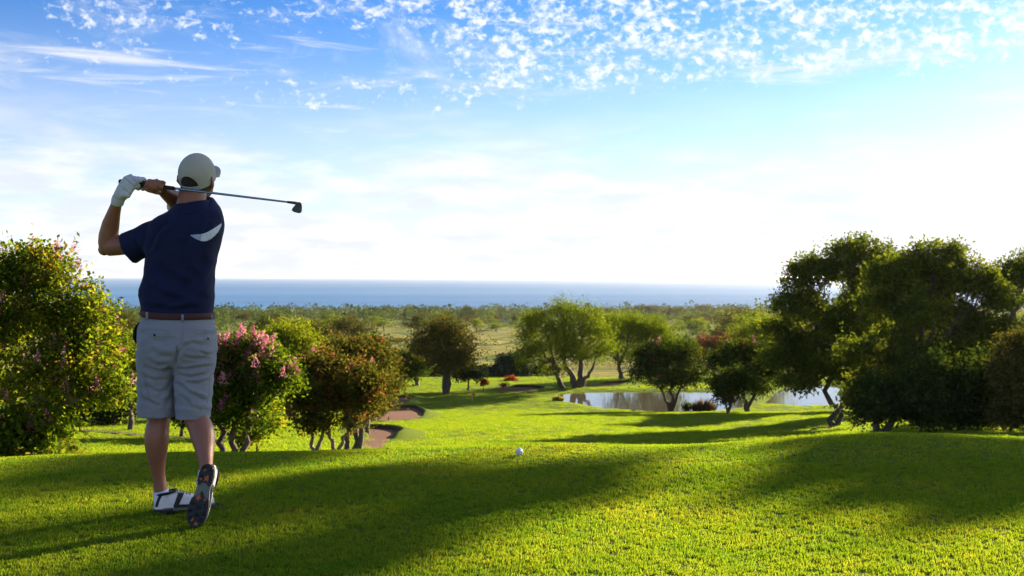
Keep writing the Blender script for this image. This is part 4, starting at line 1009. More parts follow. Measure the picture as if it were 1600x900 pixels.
STITCH = simple('stitching', (0.20, 0.205, 0.23), 0.9); STITCH_C = simple('cap_stitching', (0.17, 0.16, 0.125), 0.9)
DARKCLOTH = simple('dark_cloth', (0.012, 0.013, 0.022), 0.9); WHITECLOTH = simple('white_trim', (0.62, 0.64, 0.70), 0.8)
EMBLEM = simple('emblem_print', (0.66, 0.70, 0.80), 0.7, 0.12, 60)
BELT = simple('brown_braid', (0.075, 0.022, 0.018), 0.7, 0.35, 160, 0.8, 260)
HAIR = simple('dark_hair', (0.022, 0.013, 0.010), 0.65, 0.4, 150, 0.6, 300)
GLOVE = simple('white_leather', (0.52, 0.53, 0.54), 0.6, 0.10, 40, 0.25, 120, dirt=((0.30, 0.29, 0.26), 22, 0.6))
SHOE_W = simple('white_shoe_leather', (0.72, 0.70, 0.70), 0.5, 0.07, 30, 0.15, 150, dirt=((0.42, 0.36, 0.25), 18, 0.5))
RUBBER = simple('black_rubber', (0.012, 0.012, 0.013), 0.6, 0.3, 40, 0.4, 90)
SHANK = simple('grey_green_shank', (0.14, 0.15, 0.125), 0.6, 0.1); ORANGE = simple('orange_rubber', (0.42, 0.10, 0.015), 0.6, 0.3, 60)
SOCK = simple('white_sock', (0.62, 0.66, 0.80), 0.95, 0.06, 90, 0.4, 400)
STEEL = simple('blued_steel', (0.25, 0.33, 0.42), 0.25, 0.15, 12, metal=1.0); STEEL_H = simple('worn_iron', (0.13, 0.105, 0.08), 0.5, 0.2, 40, metal=1.0)
GRIP = simple('grip_rubber', (0.014, 0.014, 0.016), 0.8, 0.2, 60, 0.4, 220)

golfer = empty('person', tuple(GO)); tag(golfer, 'golfer in stone cap, navy polo and grey shorts, finishing a swing', 'person')

# --- club line
HB = Q(187, 284, -0.045); HE = Q(464, 317.5, -0.20); CA = (HE-HB)/np.linalg.norm(HE-HB); CLEN = np.linalg.norm(HE-HB)
e_cam = np.array([0, -1.0, 0]); e_cam -= CA*np.dot(e_cam, CA); e_cam /= np.linalg.norm(e_cam)
e_up = np.cross(CA, e_cam); e_up = e_up if e_up[2] > 0 else -e_up
def on_club(px): # point on the club axis at photo column px
    s = np.linspace(0, CLEN, 400); P = HB+s[:, None]*CA; c = 800+F*(P[:, 0]+GO[0])/(P[:, 1]+5.08)
    return P[np.argmin(abs(c-px))]
def around(p, deg, r): return p+(math.cos(R(deg))*e_cam+math.sin(R(deg))*e_up)*r

# --- body: one fused skin
HC = Q(307, 277, 0.02)                                   # skull centre
yaw, pit = R(11), R(27)
hf = np.array([math.sin(yaw)*math.cos(pit), math.cos(yaw)*math.cos(pit), math.sin(pit)])
hr_ = np.array([math.cos(yaw), -math.sin(yaw), 0.0]); hu = np.cross(hr_, hf)
roll = R(-4); hr_, hu = hr_*math.cos(roll)+hu*math.sin(roll), hu*math.cos(roll)-hr_*math.sin(roll)
HM = np.stack([hr_, hf, hu], 1)
def H(x, y, z): return HC+HM @ np.array([x, y, z])
body = []
body.append(ellipsoid(HC, (0.075, 0.096, 0.10), 24, 16, HM))
body.append(ellipsoid(H(0, 0.028, -0.065), (0.060, 0.068, 0.065), 20, 12, HM))          # jaw
body.append(ellipsoid(H(0, 0.078, -0.105), (0.024, 0.020, 0.020), 12, 8, HM))           # chin
body.append(tube([H(0, 0.088, 0.0), H(0, 0.106, -0.03), H(0, 0.114, -0.046)], [0.008, 0.011, 0.013], 8))   # nose
body.append(tube([H(-0.05, 0.082, 0.018), H(0, 0.094, 0.016), H(0.05, 0.082, 0.018)], [0.009, 0.012, 0.009], 8))  # brow
for zz, rr_ in ((-0.070, 0.0065), (-0.079, 0.0075)):
    body.append(tube([H(-0.024, 0.086, zz), H(0, 0.096, zz), H(0.024, 0.086, zz)], [0.003, rr_, 0.003], 8))
for s in (-1, 1):                                                                     # ears
    body.append(ellipsoid(H(s*0.078, -0.004, -0.022), (0.012, 0.020, 0.034), 12, 8, HM))
    body.append(tube([H(s*0.080, 0.012, 0.004), H(s*0.090, -0.016, 0.010), H(s*0.092, -0.026, -0.014), H(s*0.083, -0.012, -0.048)], [0.005, 0.006, 0.006, 0.005], 8))
body.append(limbpx([(296, 345, 0.0, 30, 1), (298.5, 330, 0.0, 25.5, 1), (299.5, 318, 0.004, 22.5, 1), (301, 304, 0.010, 21, 1.02), (304, 288, 0.025, 19, 1)], 20))
# trunk core under the clothes
body.append(slices([(520, 236, 316, 0, 0.09), (470, 236, 316, 0, 0.085), (420, 242, 322, 0, 0.09), (370, 246, 330, 0, 0.09), (340, 262, 334, 0.0, 0.075), (326, 282, 322, 0.0, 0.05)], 24))
# left arm
LA = [(262, 358, 0.0, 17), (235, 371, 0.015, 17), (205, 380, 0.03, 16.5), (182, 384, 0.045, 15.5), (168, 386, 0.05, 14.5)]
body.append(limbpx([(p[0], p[1], p[2], p[3]) for p in LA]))
body.append(tube([Q(p[0], p[1], p[2]) for p in LA], [U(p[3]) for p in LA], 18))
FA = [(166.5, 391, 0.05, 10.5), (167.5, 381, 0.048, 14), (169.5, 368, 0.04, 14.8), (173, 350, 0.02, 13.2), (178, 332, -0.015, 10.0), (182, 319, -0.04, 8.2), (185, 311, -0.055, 7.2)]
body.append(tube([Q(p[0], p[1], p[2]) for p in FA], [U(p[3]) for p in FA], 18))
body.append(ellipsoid(Q(163, 390, 0.05), (U(9.5), U(10), U(9.5))))
# right arm: upper arm across the chest, forearm up to the grip
RA = [(328, 336, 0.05, 19), (312, 332, 0.16, 17), (298, 328, 0.24, 15.5)]
body.append(tube([Q(p[0], p[1], p[2]) for p in RA], [U(p[3]) for p in RA], 16))
RF = [(300, 330, 0.25, 13), (288, 322, 0.22, 15), (274, 312, 0.16, 14.5), (262, 303, 0.09, 11.5), (253, 296, 0.035, 9.0), (247, 291.5, 0.0, 9.2)]
body.append(tube([Q(p[0], p[1], p[2]) for p in RF], [U(p[3]) for p in RF], 16))
# right hand: palm behind the grip, four fingers over it, thumb below
pc = on_club(241)
body.append(tube([Q(254, 297, 0.035), Q(248, 292, 0.0), around(on_club(240), 165, 0.026), around(on_club(236), 120, 0.027)], [(0.030, 0.024), (0.036, 0.020), (0.036, 0.015), (0.033, 0.010)], 16, True, flat=tuple(CA)))
for i, pxf in enumerate((254.5, 248.6, 242.7, 236.8)):
    ln = (200, 218, 222, 190)[i]; rf = (0.0086, 0.0090, 0.0092, 0.0080)[i]; P = []; Rr = []
    for k in range(9):
        s = k/8; P.append(around(on_club(pxf-7.5*s), 132-ln*s, 0.0245-0.003*s+0.0035*math.exp(-((s-0.34)/0.10)**2)+0.002*math.exp(-((s-0.68)/0.1)**2))); Rr.append(rf*(1.05-0.22*s))
    body.append(tube(P, Rr, 10)); body.append(ellipsoid(P[-1], (rf*.82,)*3, 10, 8)); body.append(ellipsoid(P[3], (rf*1.12,)*3, 10, 8))
body.append(tube([on_club(231), on_club(236), on_club(250), on_club(257)], [0.012, 0.019, 0.020, 0.013], 12))
P = [Q(249, 300, 0.0), around(on_club(243), 250, 0.030), around(on_club(235), 285, 0.027), around(on_club(228), 310, 0.024)]
body.append(tube(P, [0.015, 0.0125, 0.0105, 0.009], 12)); body.append(ellipsoid(P[-1], (0.009,)*3, 10, 8))
# legs
body.append(limbpx([(250, 505, 0.0, 24, 1), (247, 560, 0.01, 24, 1.1), (247, 610, 0.02, 20, 1.1), (248.5, 640, 0.02, 17, 1.05), (249, 655, 0.01, 16.6, 1.05), (246, 670, -0.005, 17.8, 1.08), (244.8, 684, -0.012, 18.3, 1.1), (244.6, 700, -0.008, 16.9, 1.1), (245.2, 715, 0.0, 14.2, 1.1), (246.4, 732, 0.01, 11.2, 1.1), (248.6, 748, 0.018, 9.8, 1.15), (251, 764, 0.022, 10.2, 1.2), (254, 784, 0.026, 11, 1.3)], 20))
body.append(limbpx([(302, 505, 0.0, 24, 1), (304, 560, 0.02, 24, 1.1), (303, 615, 0.02, 19, 1.1), (304.5, 640, 0.0, 18, 1.1), (307, 655, -0.03, 18.3, 1.08), (314, 670, -0.065, 18.9, 1.05), (317.5, 684, -0.095, 18.4, 1.05), (319.5, 700, -0.125, 15.2, 1.05), (321, 715, -0.155, 12, 1.08), (322, 730, -0.175, 10.2, 1.1), (322, 745, -0.19, 10.2, 1.15), (318, 757, -0.20, 10.5, 1.0)], 20))
bm_ = fuse('body', body, 0.0042, 3)
add('body', bm_, SKIN, golfer)

# --- hair at the nape
hv, hfc = ellipsoid((0, 0, 0), (0.0795, 0.1005, 0.104), 40, 28)
keepf = []
for f in hfc:
    c = np.mean([hv[i] for i in f], 0)
    nape = -0.086+0.020*(abs(c[0])/0.078)**2
    if c[2] < (0.045 if abs(c[0]) < 0.052 and c[1] < -0.05 else -0.022) and c[2] > nape and c[1] < 0.022 and not (abs(c[0]) > 0.066 and c[1] > -0.03 and c[2] < -0.005): keepf.append(f)
hv2 = hv+0.0016*np.random.default_rng(4).normal(size=hv.shape)
add('hair', mesh_np('hair', np.array([H(*p) for p in hv2]), keepf, True), HAIR, golfer)

# --- cap
CC = (0.004, 0.002, 0.021); cr = (0.0825, 0.105, 0.097)
def capp(th, ph, off=0.0):     # th from the crown, ph around: 0 = front
    k = 1+0.02*math.cos(6*ph)*math.sin(th)**2*0.25
    if th > math.pi/2: k *= (1-(1-math.sin(th))*0.25)/math.sin(th)      # the sides drop straight round the head
    return H(CC[0]+(cr[0]+off)*math.sin(th)*math.sin(ph)*k, CC[1]+(cr[1]+off)*math.sin(th)*math.cos(ph)*k, CC[2]+(cr[2]+off)*math.cos(th)*(1.0 if th < math.pi/2 else 0.9))
def rim(ph): return R(117) + R(9)*(1-math.cos(ph))*0.5
nu, nv = 96, 34; V = []; Fc = []
inarch = lambda th, ph: (abs(((ph-math.pi+math.pi) % (2*math.pi))-math.pi) if False else abs(ph-math.pi)) < 0.60*math.sqrt(max(0, 1-((rim(math.pi)-R(15)-th)/R(36))**2)) and rim(math.pi)-R(51) < th < rim(math.pi)-R(15)
for i in range(nv+1):
    for j in range(nu):
        ph = 2*math.pi*j/nu; th = max(rim(ph)*i/nv, 0.002); V.append(capp(th, ph))
for i in range(nv):
    for j in range(nu):
        k = (j+1) % nu; ph = 2*math.pi*(j+0.5)/nu; th = rim(ph)*(i+0.5)/nv
        if inarch(th, ph): continue
        Fc.append((i*nu+j, (i+1)*nu+j, (i+1)*nu+k, i*nu+k))
cap = add('cap', mesh_np('cap', V, Fc, True), CAPM, golfer)
md = cap.modifiers.new('thickness', 'SOLIDIFY'); md.thickness = 0.0022; md.offset = -1
parts = []
for k in range(6):
    ph = k*math.pi/3; end = rim(ph)*0.99
    if k == 3: end = rim(ph)-R(52)
    for o_ in (-0.018, 0.018): parts.append(tube([capp(th, ph+o_, 0.0006) for th in np.linspace(0.12, end, 18)], 0.0010, 5))
V, Fc = join(parts); add('seam', mesh_np('seam', V, Fc), STITCH_C, cap)
P = [];
for a in np.linspace(-math.pi/2, math.pi/2, 25): P.append(capp(rim(math.pi)-R(15)-R(36)*math.cos(a), math.pi+0.60*math.sin(a), 0.001))
V, Fc = tube(P, (0.0034), 6); add('opening_binding', mesh_np('opening_binding', V, Fc, True), CAPM, cap)
V = []; Fc = []
for i, ph in enumerate(np.linspace(math.pi-0.75, math.pi+0.75, 25)):
    V += [capp(rim(ph)-R(15), ph, 0.002), capp(rim(ph)+R(1), ph, 0.002)]
for i in range(24): Fc.append((2*i, 2*i+1, 2*i+3, 2*i+2))
so = add('strap', mesh_np('strap', V, Fc, True), CAPM, cap); md = so.modifiers.new('t', 'SOLIDIFY'); md.thickness = 0.002; md.offset = 1
V, Fc = tube([capp(rim(3.5)-R(9), 3.66, 0.004), capp(rim(3.5)+R(1), 3.66, 0.004)], (0.007, 0.002), 8); add('strap_buckle', mesh_np('strap_buckle', V, Fc), DARKCLOTH, cap)
V, Fc = ellipsoid(H(CC[0], CC[1], CC[2]+cr[2]+0.001), (0.009, 0.009, 0.004), 14, 8, HM); add('button', mesh_np('button', V, Fc, True), CAPM, cap)
V = []; Fc = []; NS, NTt = 23, 9
for i in range(NS):
    s = -1+2*i/(NS-1); ph = s*R(58)
    b0 = np.array([cr[0]*math.sin(ph), CC[1]+cr[1]*math.cos(ph), CC[2]-0.034])
    for j in range(NTt):
        q = j/(NTt-1); L = 0.078*(1-0.55*s**4)
        V.append(H(b0[0]*(1+0.10*q), b0[1]+L*q, b0[2]+0.006*q-0.022*s*s*(0.3+0.7*q)))
for i in range(NS-1):
    for j in range(NTt-1): Fc.append((i*NTt+j, (i+1)*NTt+j, (i+1)*NTt+j+1, i*NTt+j+1))
bo_ = add('bill', mesh_np('bill', V, Fc, True), CAPM, cap); md = bo_.modifiers.new('t', 'SOLIDIFY'); md.thickness = 0.004

# --- polo shirt
sh = [slices([(499, 227, 330, 0, 0.112), (490, 224.5, 331, 0, 0.119), (476, 221, 332.5, 0, 0.125), (462, 219, 333.5, 0, 0.127), (452, 219.5, 333.5, 0, 0.127), (442, 223.5, 333.5, 0, 0.124), (430, 227.5, 334, 0, 0.122), (412, 229, 335.5, 0, 0.124), (396, 229, 339, 0, 0.128), (378, 230, 344, 0, 0.130), (362, 232, 347.5, 0.0, 0.128), (348, 238, 348.5, 0.0, 0.122), (338, 250, 348, 0.006, 0.110), (331, 262, 346, 0.012, 0.090), (325, 273, 343.5, 0.032, 0.070), (316, 300, 338.5, 0.064, 0.054), (308, 313, 331, 0.074, 0.040)], 40, 2.5)]
SL = [(272, 358, 0.0, 19), (254, 364, 0.004, 23.5), (236, 371, 0.012, 24.5), (220, 379, 0.02, 24.5), (200.5, 388, 0.03, 25.5)]
sh.append(tube([Q(p[0], p[1], p[2]) for p in SL], [(U(p[3])*0.95, U(p[3])) for p in SL], 24, True, flat=(0, 1, 0)))
SR = [(326, 334, 0.04, 22), (316, 332, 0.10, 24), (300, 327, 0.17, 23.5), (282, 318, 0.205, 21)]
sh.append(tube([Q(p[0], p[1], p[2]) for p in SR], [U(p[3]) for p in SR], 24))
shirt_me = fuse('shirt', sh, 0.005, 8)
creases(shirt_me, [([(265, 345), (245, 362), (232, 392)], 4, 0.004), ([(300, 345), (292, 380), (285, 420)], 6, 0.0025), ([(330, 400), (300, 440), (262, 470)], 6, 0.0035), ([(332, 428), (300, 458), (250, 482)], 5, 0.003), ([(228, 440), (250, 460), (290, 474)], 5, 0.003), ([(234, 405), (260, 430), (300, 452)], 6, 0.0025),
      ([(225, 476), (262, 484), (320, 480)], 4, 0.003), ([(210, 372), (222, 392), (226, 404)], 4, 0.0025), ([(318, 338), (312, 352), (306, 366)], 4, 0.003), ([(328, 345), (322, 358), (318, 372)], 4, 0.0025), ([(200, 372), (214, 384), (222, 400)], 3.5, 0.002)], lambda x, y: (x, y), gain=2.6)
rumple(shirt_me, 0.009, (8, 5, 9), 3.3)
ax = Q(200.5, 388, 0.03)-Q(220, 379, 0.02); ax /= np.linalg.norm(ax); se = Q(200.5, 388, 0.03)
cut(shirt_me, [lambda c, n: float(np.dot(np.array(n), ax)) > 0.8 and float(np.dot(np.array(c)-se, ax)) > -0.012])
shirt = add('shirt', shirt_me, NAVY, golfer); md = shirt.modifiers.new('t', 'SOLIDIFY'); md.thickness = 0.0018; md.offset = -1
stree = bvh(shirt_me)
# collar standing round the neck
V = []; Fc = []; n = 40
for i in range(n):
    a = 2*math.pi*i/n; c, s_ = math.cos(a), math.sin(a)
    for rr2, py, ex in ((26.3, 319, 0), (27.3, 324, 0), (30.5, 331, 2), (35, 338.5, 4)):
        p = Q(298.8+rr2*c+(ex if c > 0 else -ex*0.6)*0.5, py-6.0*c*(1 if c > 0 else 0.3)-5*max(0, s_), 0.008)
        V.append((p[0], 0.008+U(rr2)*s_*0.98, p[2]))
for i in range(n):
    k = (i+1) % n
    for j in range(3): Fc.append((i*4+j, k*4+j, k*4+j+1, i*4+j+1))
co_ = add('collar', mesh_np('collar', V, Fc, True), NAVY, shirt); md = co_.modifiers.new('t', 'SOLIDIFY'); md.thickness = 0.003
# wing emblem printed on the shoulder blade
top = [(708, 662), (735, 660), (765, 657), (788, 655), (812, 649), (838, 637), (866, 621), (892, 604), (912, 590), (928, 578)]
bot = [(708, 664), (730, 680), (755, 694), (780, 703), (805, 707), (830, 702), (856, 688), (880, 668), (905, 640), (927, 596)]
def strip(tp, bt, nn=30, off=0.0016):
    V = []; Fc = []
    tp, bt = np.array(tp, float), np.array(bt, float); s0 = np.linspace(0, 1, len(tp))
    for s in np.linspace(0, 1, nn):
        a = np.array([np.interp(s, s0, tp[:, k]) for k in (0, 1)]); b2 = np.array([np.interp(s, s0, bt[:, k]) for k in (0, 1)])
        for q in np.linspace(0, 1, 6):
            h = surf(stree, *z1(*(a*(1-q)+b2*q)), off)
            V.append(h if h is not None else V[-1])
    for i in range(nn-1):
        for j in range(5): Fc.append((i*6+j, i*6+j+1, (i+1)*6+j+1, (i+1)*6+j))
    return V, Fc
add('emblem', mesh_np('emblem', *strip(top[3:], bot[3:]), True), EMBLEM, shirt)
add('emblem', mesh_np('emblem', *strip(top[:4], bot[:4], 16), True), simple('emblem_blue_print', (0.34, 0.42, 0.60), 0.7, 0.12, 60), shirt)
V, Fc = join([l for l in [line_on(stree, [(790, 658), (803, 704)], 0.0016, 0.002, z1)] if l]); add('emblem_rib', mesh_np('emblem_rib', V, Fc), WHITECLOTH, shirt)
feath = [line_on(stree, [(x, y), (x+22, y2)], 0.0006, 0.002, z1) for x, y, y2 in ((735, 664, 690), (760, 662, 698), (818, 655, 700), (842, 645, 690), (866, 630, 672), (888, 616, 650))]
V, Fc = join([l for l in feath if l]); add('emblem_lines', mesh_np('emblem_lines', V, Fc), simple('emblem_line_print', (0.25, 0.30, 0.45), 0.7), shirt)
# pale trim on the right sleeve cuff and the left shoulder seam
P = Q(283, 319, 0.203); Pd = Q(276, 314.5, 0.212)-P; Pd /= np.linalg.norm(Pd)
V, Fc = tube([P+Pd*0.004, P+Pd*0.012, P+Pd*0.024, P+Pd*0.034], [U(21), U(21.6), U(21.4), U(20.6)], 24); add('sleeve_trim', mesh_np('sleeve_trim', V, Fc, True), WHITECLOTH, shirt)
hem = line_on(stree, [(199, 362.5), (204, 376), (210, 392), (214, 408)], 0.0007, 0.0008)
if hem: add('sleeve_hem', mesh_np('sleeve_hem', *hem), DARKCLOTH, shirt)

# --- shorts
so_ = [slices([(490, 226, 330, 0, 0.114), (498, 222.5, 332.5, -0.002, 0.120), (512, 219, 335.5, -0.008, 0.128), (528, 217, 337, -0.014, 0.134), (545, 216, 337.2, -0.014, 0.134), (560, 216, 336, -0.008, 0.126), (572, 217, 334.5, 0.0, 0.110)], 40, 2.6)]
so_.append(slices([(548, 217, 282, -0.008, 0.118), (572, 217, 277, 0.0, 0.110), (590, 217, 275.5, 0.004, 0.104), (620, 217.5, 274.5, 0.010, 0.098), (651, 217.5, 274.5, 0.010, 0.096)], 30, 2.5))
so_.append(slices([(548, 268, 336, -0.008, 0.118), (572, 272, 333.5, 0.0, 0.112), (590, 275.5, 331.5, 0.0, 0.106), (620, 276.5, 329.5, -0.008, 0.100), (653.5, 276.5, 326.5, -0.018, 0.098)], 30, 2.5))
shorts_me = fuse('shorts', so_, 0.0042, 6)
cr_ = [([(318, 640), (360, 668), (430, 680), (498, 640)], 3.2, 0.007), ([(330, 600), (400, 640), (490, 628)], 3.2, 0.005), ([(520, 585), (545, 535), (600, 512), (660, 515)], 3.5, 0.006), ([(515, 520), (512, 580), (502, 650)], 2.6, 0.010),
       ([(508, 655), (560, 668), (640, 655), (722, 640)], 2.6, 0.006), ([(512, 690), (590, 712), (690, 690)], 2.8, 0.006), ([(505, 740), (580, 800), (690, 850)], 3.2, 0.006), ([(560, 740), (640, 748), (710, 720)], 2.8, 0.005), ([(520, 810), (570, 850), (600, 900)], 3, 0.005),
       ([(500, 700), (460, 780), (400, 830)], 3.2, 0.005), ([(310, 700), (380, 730), (470, 720)], 3.2, 0.004), ([(300, 820), (370, 870), (420, 880)], 3, 0.005), ([(490, 760), (470, 840), (440, 900)], 3, 0.004), ([(690, 440), (640, 480), (560, 490)], 4, 0.004), ([(330, 480), (420, 500), (500, 470)], 5, 0.003),
       ([(640, 560), (690, 580), (726, 570)], 2.6, 0.004), ([(540, 590), (620, 605), (700, 598)], 3, 0.004), ([(350, 540), (420, 580), (480, 590)], 4, 0.0035), ([(320, 760), (400, 800), (440, 790)], 3, 0.0035), ([(600, 880), (650, 900), (700, 890)], 3, 0.004)]
creases(shorts_me, cr_, z2, gain=1.5)
rumple(shorts_me, 0.010, (6, 5, 15))
cut(shorts_me, [lambda c, n: n[2] < -0.75 and c[2] < 0.52])
shorts = add('shorts', shorts_me, KHAKI, golfer); md = shorts.modifiers.new('t', 'SOLIDIFY'); md.thickness = 0.002; md.offset = -1
ptree = bvh(shorts_me)
def sew(name, polys, rad, mt, parent, conv=z2, off=0.0008, tree=None):
    L = [line_on(tree or ptree, p, rad, off, conv) for p in polys]; L = [l for l in L if l]
    if L: V, Fc = join(L); add(name, mesh_np(name, V, Fc, True), mt, parent)
sew('back_pocket', [[(312, 430), (475, 436), (475, 456), (312, 450), (312, 430)]], 0.0009, STITCH, shorts)
sew('back_pocket', [[(618, 436), (722, 440), (724, 458), (618, 454), (618, 436)]], 0.0009, STITCH, shorts)
sew('seat_seam', [[(546, 380), (545, 450), (530, 520), (512, 570)]], 0.0008, STITCH, shorts)
sew('cargo_pocket', [[(305, 690), (322, 680), (335, 760), (345, 830), (318, 850), (300, 800)]], 0.0010, STITCH, shorts)
sew('cargo_pocket', [[(718, 690), (704, 700), (700, 800), (690, 860)]], 0.0010, STITCH, shorts)
sew('hem_stitch', [[(160, 98), (230, 106), (300, 112), (382, 114)], [(396, 118), (470, 124), (540, 126), (594, 120)]], 0.0009, STITCH, shorts, z3)
for bx_, by_ in ((380, 463), (693, 484)):
    h = surf(ptree, *z2(bx_, by_), 0.001); V, Fc = ellipsoid(h, (0.006, 0.002, 0.006), 12, 6); add('pocket_button', mesh_np('pocket_button', V, Fc, True), DARKCLOTH, shorts)
# belt round the waist with loops
V = []; Fc = []; n = 72
A = Q(223.0, 491, 0); B = Q(332.5, 491, 0); cxm = (A[0]+B[0])/2; hw = (B[0]-A[0])/2; pw = 2.5
def ringp(a, grow): return cxm+np.sign(math.cos(a))*abs(math.cos(a))**(2/pw)*(hw+grow), np.sign(math.sin(a))*abs(math.sin(a))**(2/pw)*(0.1235+grow)
for i in range(n):
    a = 2*math.pi*i/n
    for grow, dz in ((-0.004, -0.0165), (0.003, -0.0155), (0.0042, 0), (0.003, 0.0155), (-0.004, 0.0165)):
        x, y = ringp(a, grow); zc = Q(278, 493.5, 0)[2]+0.018*max(0, -(x-cxm)/hw)**2
        V.append((x, y, zc+dz))
for i in range(n):
    k = (i+1) % n
    for j in range(4): Fc.append((i*5+j, k*5+j, k*5+j+1, i*5+j+1))
belt = add('belt', mesh_np('belt', V, Fc, True), BELT, golfer)
btree = bvh(belt.data)
for px in (229.5, 285.2, 330.3):
    h = [surf(btree, px, y, 0.004) for y in (484, 488, 492, 496, 499)]
    h = [q for q in h if q is not None]
    if len(h) < 2: continue
    h = [h[0]+np.array([0, 0.004, 0.006])]+h+[h[-1]+np.array([0, 0.004, -0.010])]
    V, Fc = tube(h, (0.0065, 0.0016), 8, True, flat=(1, 0, 0)); add('belt_loop', mesh_np('belt_loop', V, Fc, True), KHAKI, shorts)
# dark cloth hanging from the left hip pocket
P = [Q(222, 503, -0.01), Q(217.5, 508, -0.01), Q(214, 517, -0.01), Q(213, 527, -0.008), Q(215, 536, -0.005)]
V, Fc = tube(P, [(U(2.0), U(10)), (U(3.2), U(14)), (U(3.6), U(15)), (U(3.2), U(13)), (U(1.5), U(7))], 12, True, flat=(1, 0, 0)); add('hip_cloth', mesh_np('hip_cloth', V, Fc, True), DARKCLOTH, golfer)

# --- left glove gripping the butt of the club
gl = []
gl.append(tube([Q(184, 315, -0.045), Q(187, 307, -0.062), Q(194, 298, -0.080), around(on_club(208), 8, 0.030), around(on_club(213), 50, 0.030)], [(0.0295, 0.027), (0.032, 0.026), (0.041, 0.024), (0.043, 0.019), (0.040, 0.012)], 18, True, flat=tuple(CA)))
for i, pxf in enumerate((223.0, 216.2, 209.4, 202.6)):
    ln = (215, 228, 225, 195)[i]; rf = 0.0108; P = []; Rr = []
    for k in range(9):
        s = k/8; P.append(around(on_club(pxf), 38+ln*s, 0.0285-0.004*s+0.003*math.exp(-((s-0.05)/0.08)**2))); Rr.append(rf*(1.08-0.18*s))
    gl.append(tube(P, Rr, 10)); gl.append(ellipsoid(P[0], (0.0125,)*3, 10, 8)); gl.append(ellipsoid(P[-1], (rf*.85,)*3, 10, 8))
P = [Q(190, 304, -0.085), Q(199, 305, -0.098), around(on_club(211), -48, 0.031), around(on_club(221), -25, 0.027)]
gl.append(tube(P, [0.020, 0.018, 0.0135, 0.011], 12)); gl.append(ellipsoid(P[-1], (0.0115,)*3, 10, 8))
gl.append(tube([Q(183, 319, -0.040), Q(184, 314, -0.048), Q(185.5, 308, -0.056)], [0.0300, 0.0315, 0.0305], 18))
glove_me = fuse('glove', gl, 0.0034, 3)
glove = add('glove', glove_me, GLOVE, golfer); gtree = bvh(glove_me)
sew('glove_seam', [[(232, 330), (262, 352), (300, 378)], [(250, 262), (285, 290), (318, 322)], [(300, 262), (325, 285), (345, 318)], [(168, 385), (190, 402), (215, 412)]], 0.0011, simple('glove_seam_thread', (0.16, 0.16, 0.17), 0.9), glove, z1, 0.0006, gtree)

# --- shoes
UP = [(0.000, .014, .040), (0.006, .024, .058), (0.02, .031, .068), (0.045, .0345, .072), (0.075, .0345, .076), (0.105, .0345, .078), (0.135, .037, .071), (0.165, .041, .060), (0.20, .0455, .051), (0.235, .0455, .045), (0.262, .039, .040), (0.282, .027, .033), (0.293, .012, .023)]
UPA = np.array(UP)
def upper(u, a, off=0.0):
    b2 = np.interp(u, UPA[:, 0], UPA[:, 1])+off; h = np.interp(u, UPA[:, 0], UPA[:, 2])+off
    c, s = math.cos(a), math.sin(a)
    return np.array([u, b2*np.sign(c)*abs(c)**0.75, 0.014+h*s**0.85])
OUT = np.array([(0, .0), (.003, .012), (.010, .023), (.022, .030), (.05, .0355), (.085, .0345), (.12, .0325), (.155, .0385), (.195, .0465), (.235, .0475), (.265, .0405), (.285, .028), (.296, .013), (.300, 0)])
def outline(u0, u1, grow=0.0, n=26):
    us = np.linspace(u0, u1, n); hw_ = np.maximum(np.interp(us, OUT[:, 0], OUT[:, 1])+grow, 0.0005)
    return [(u, h) for u, h in zip(us, hw_)]+[(u, -h) for u, h in zip(us[::-1], hw_[::-1])]
def slab(poly, z0, z1_):
    n = len(poly); V = [(x, y, z0) for x, y in poly]+[(x, y, z1_) for x, y in poly]
    return V, [tuple(range(n-1, -1, -1)), tuple(range(n, 2*n))]+[(i, (i+1) % n, (i+1) % n+n, i+n) for i in range(n)]
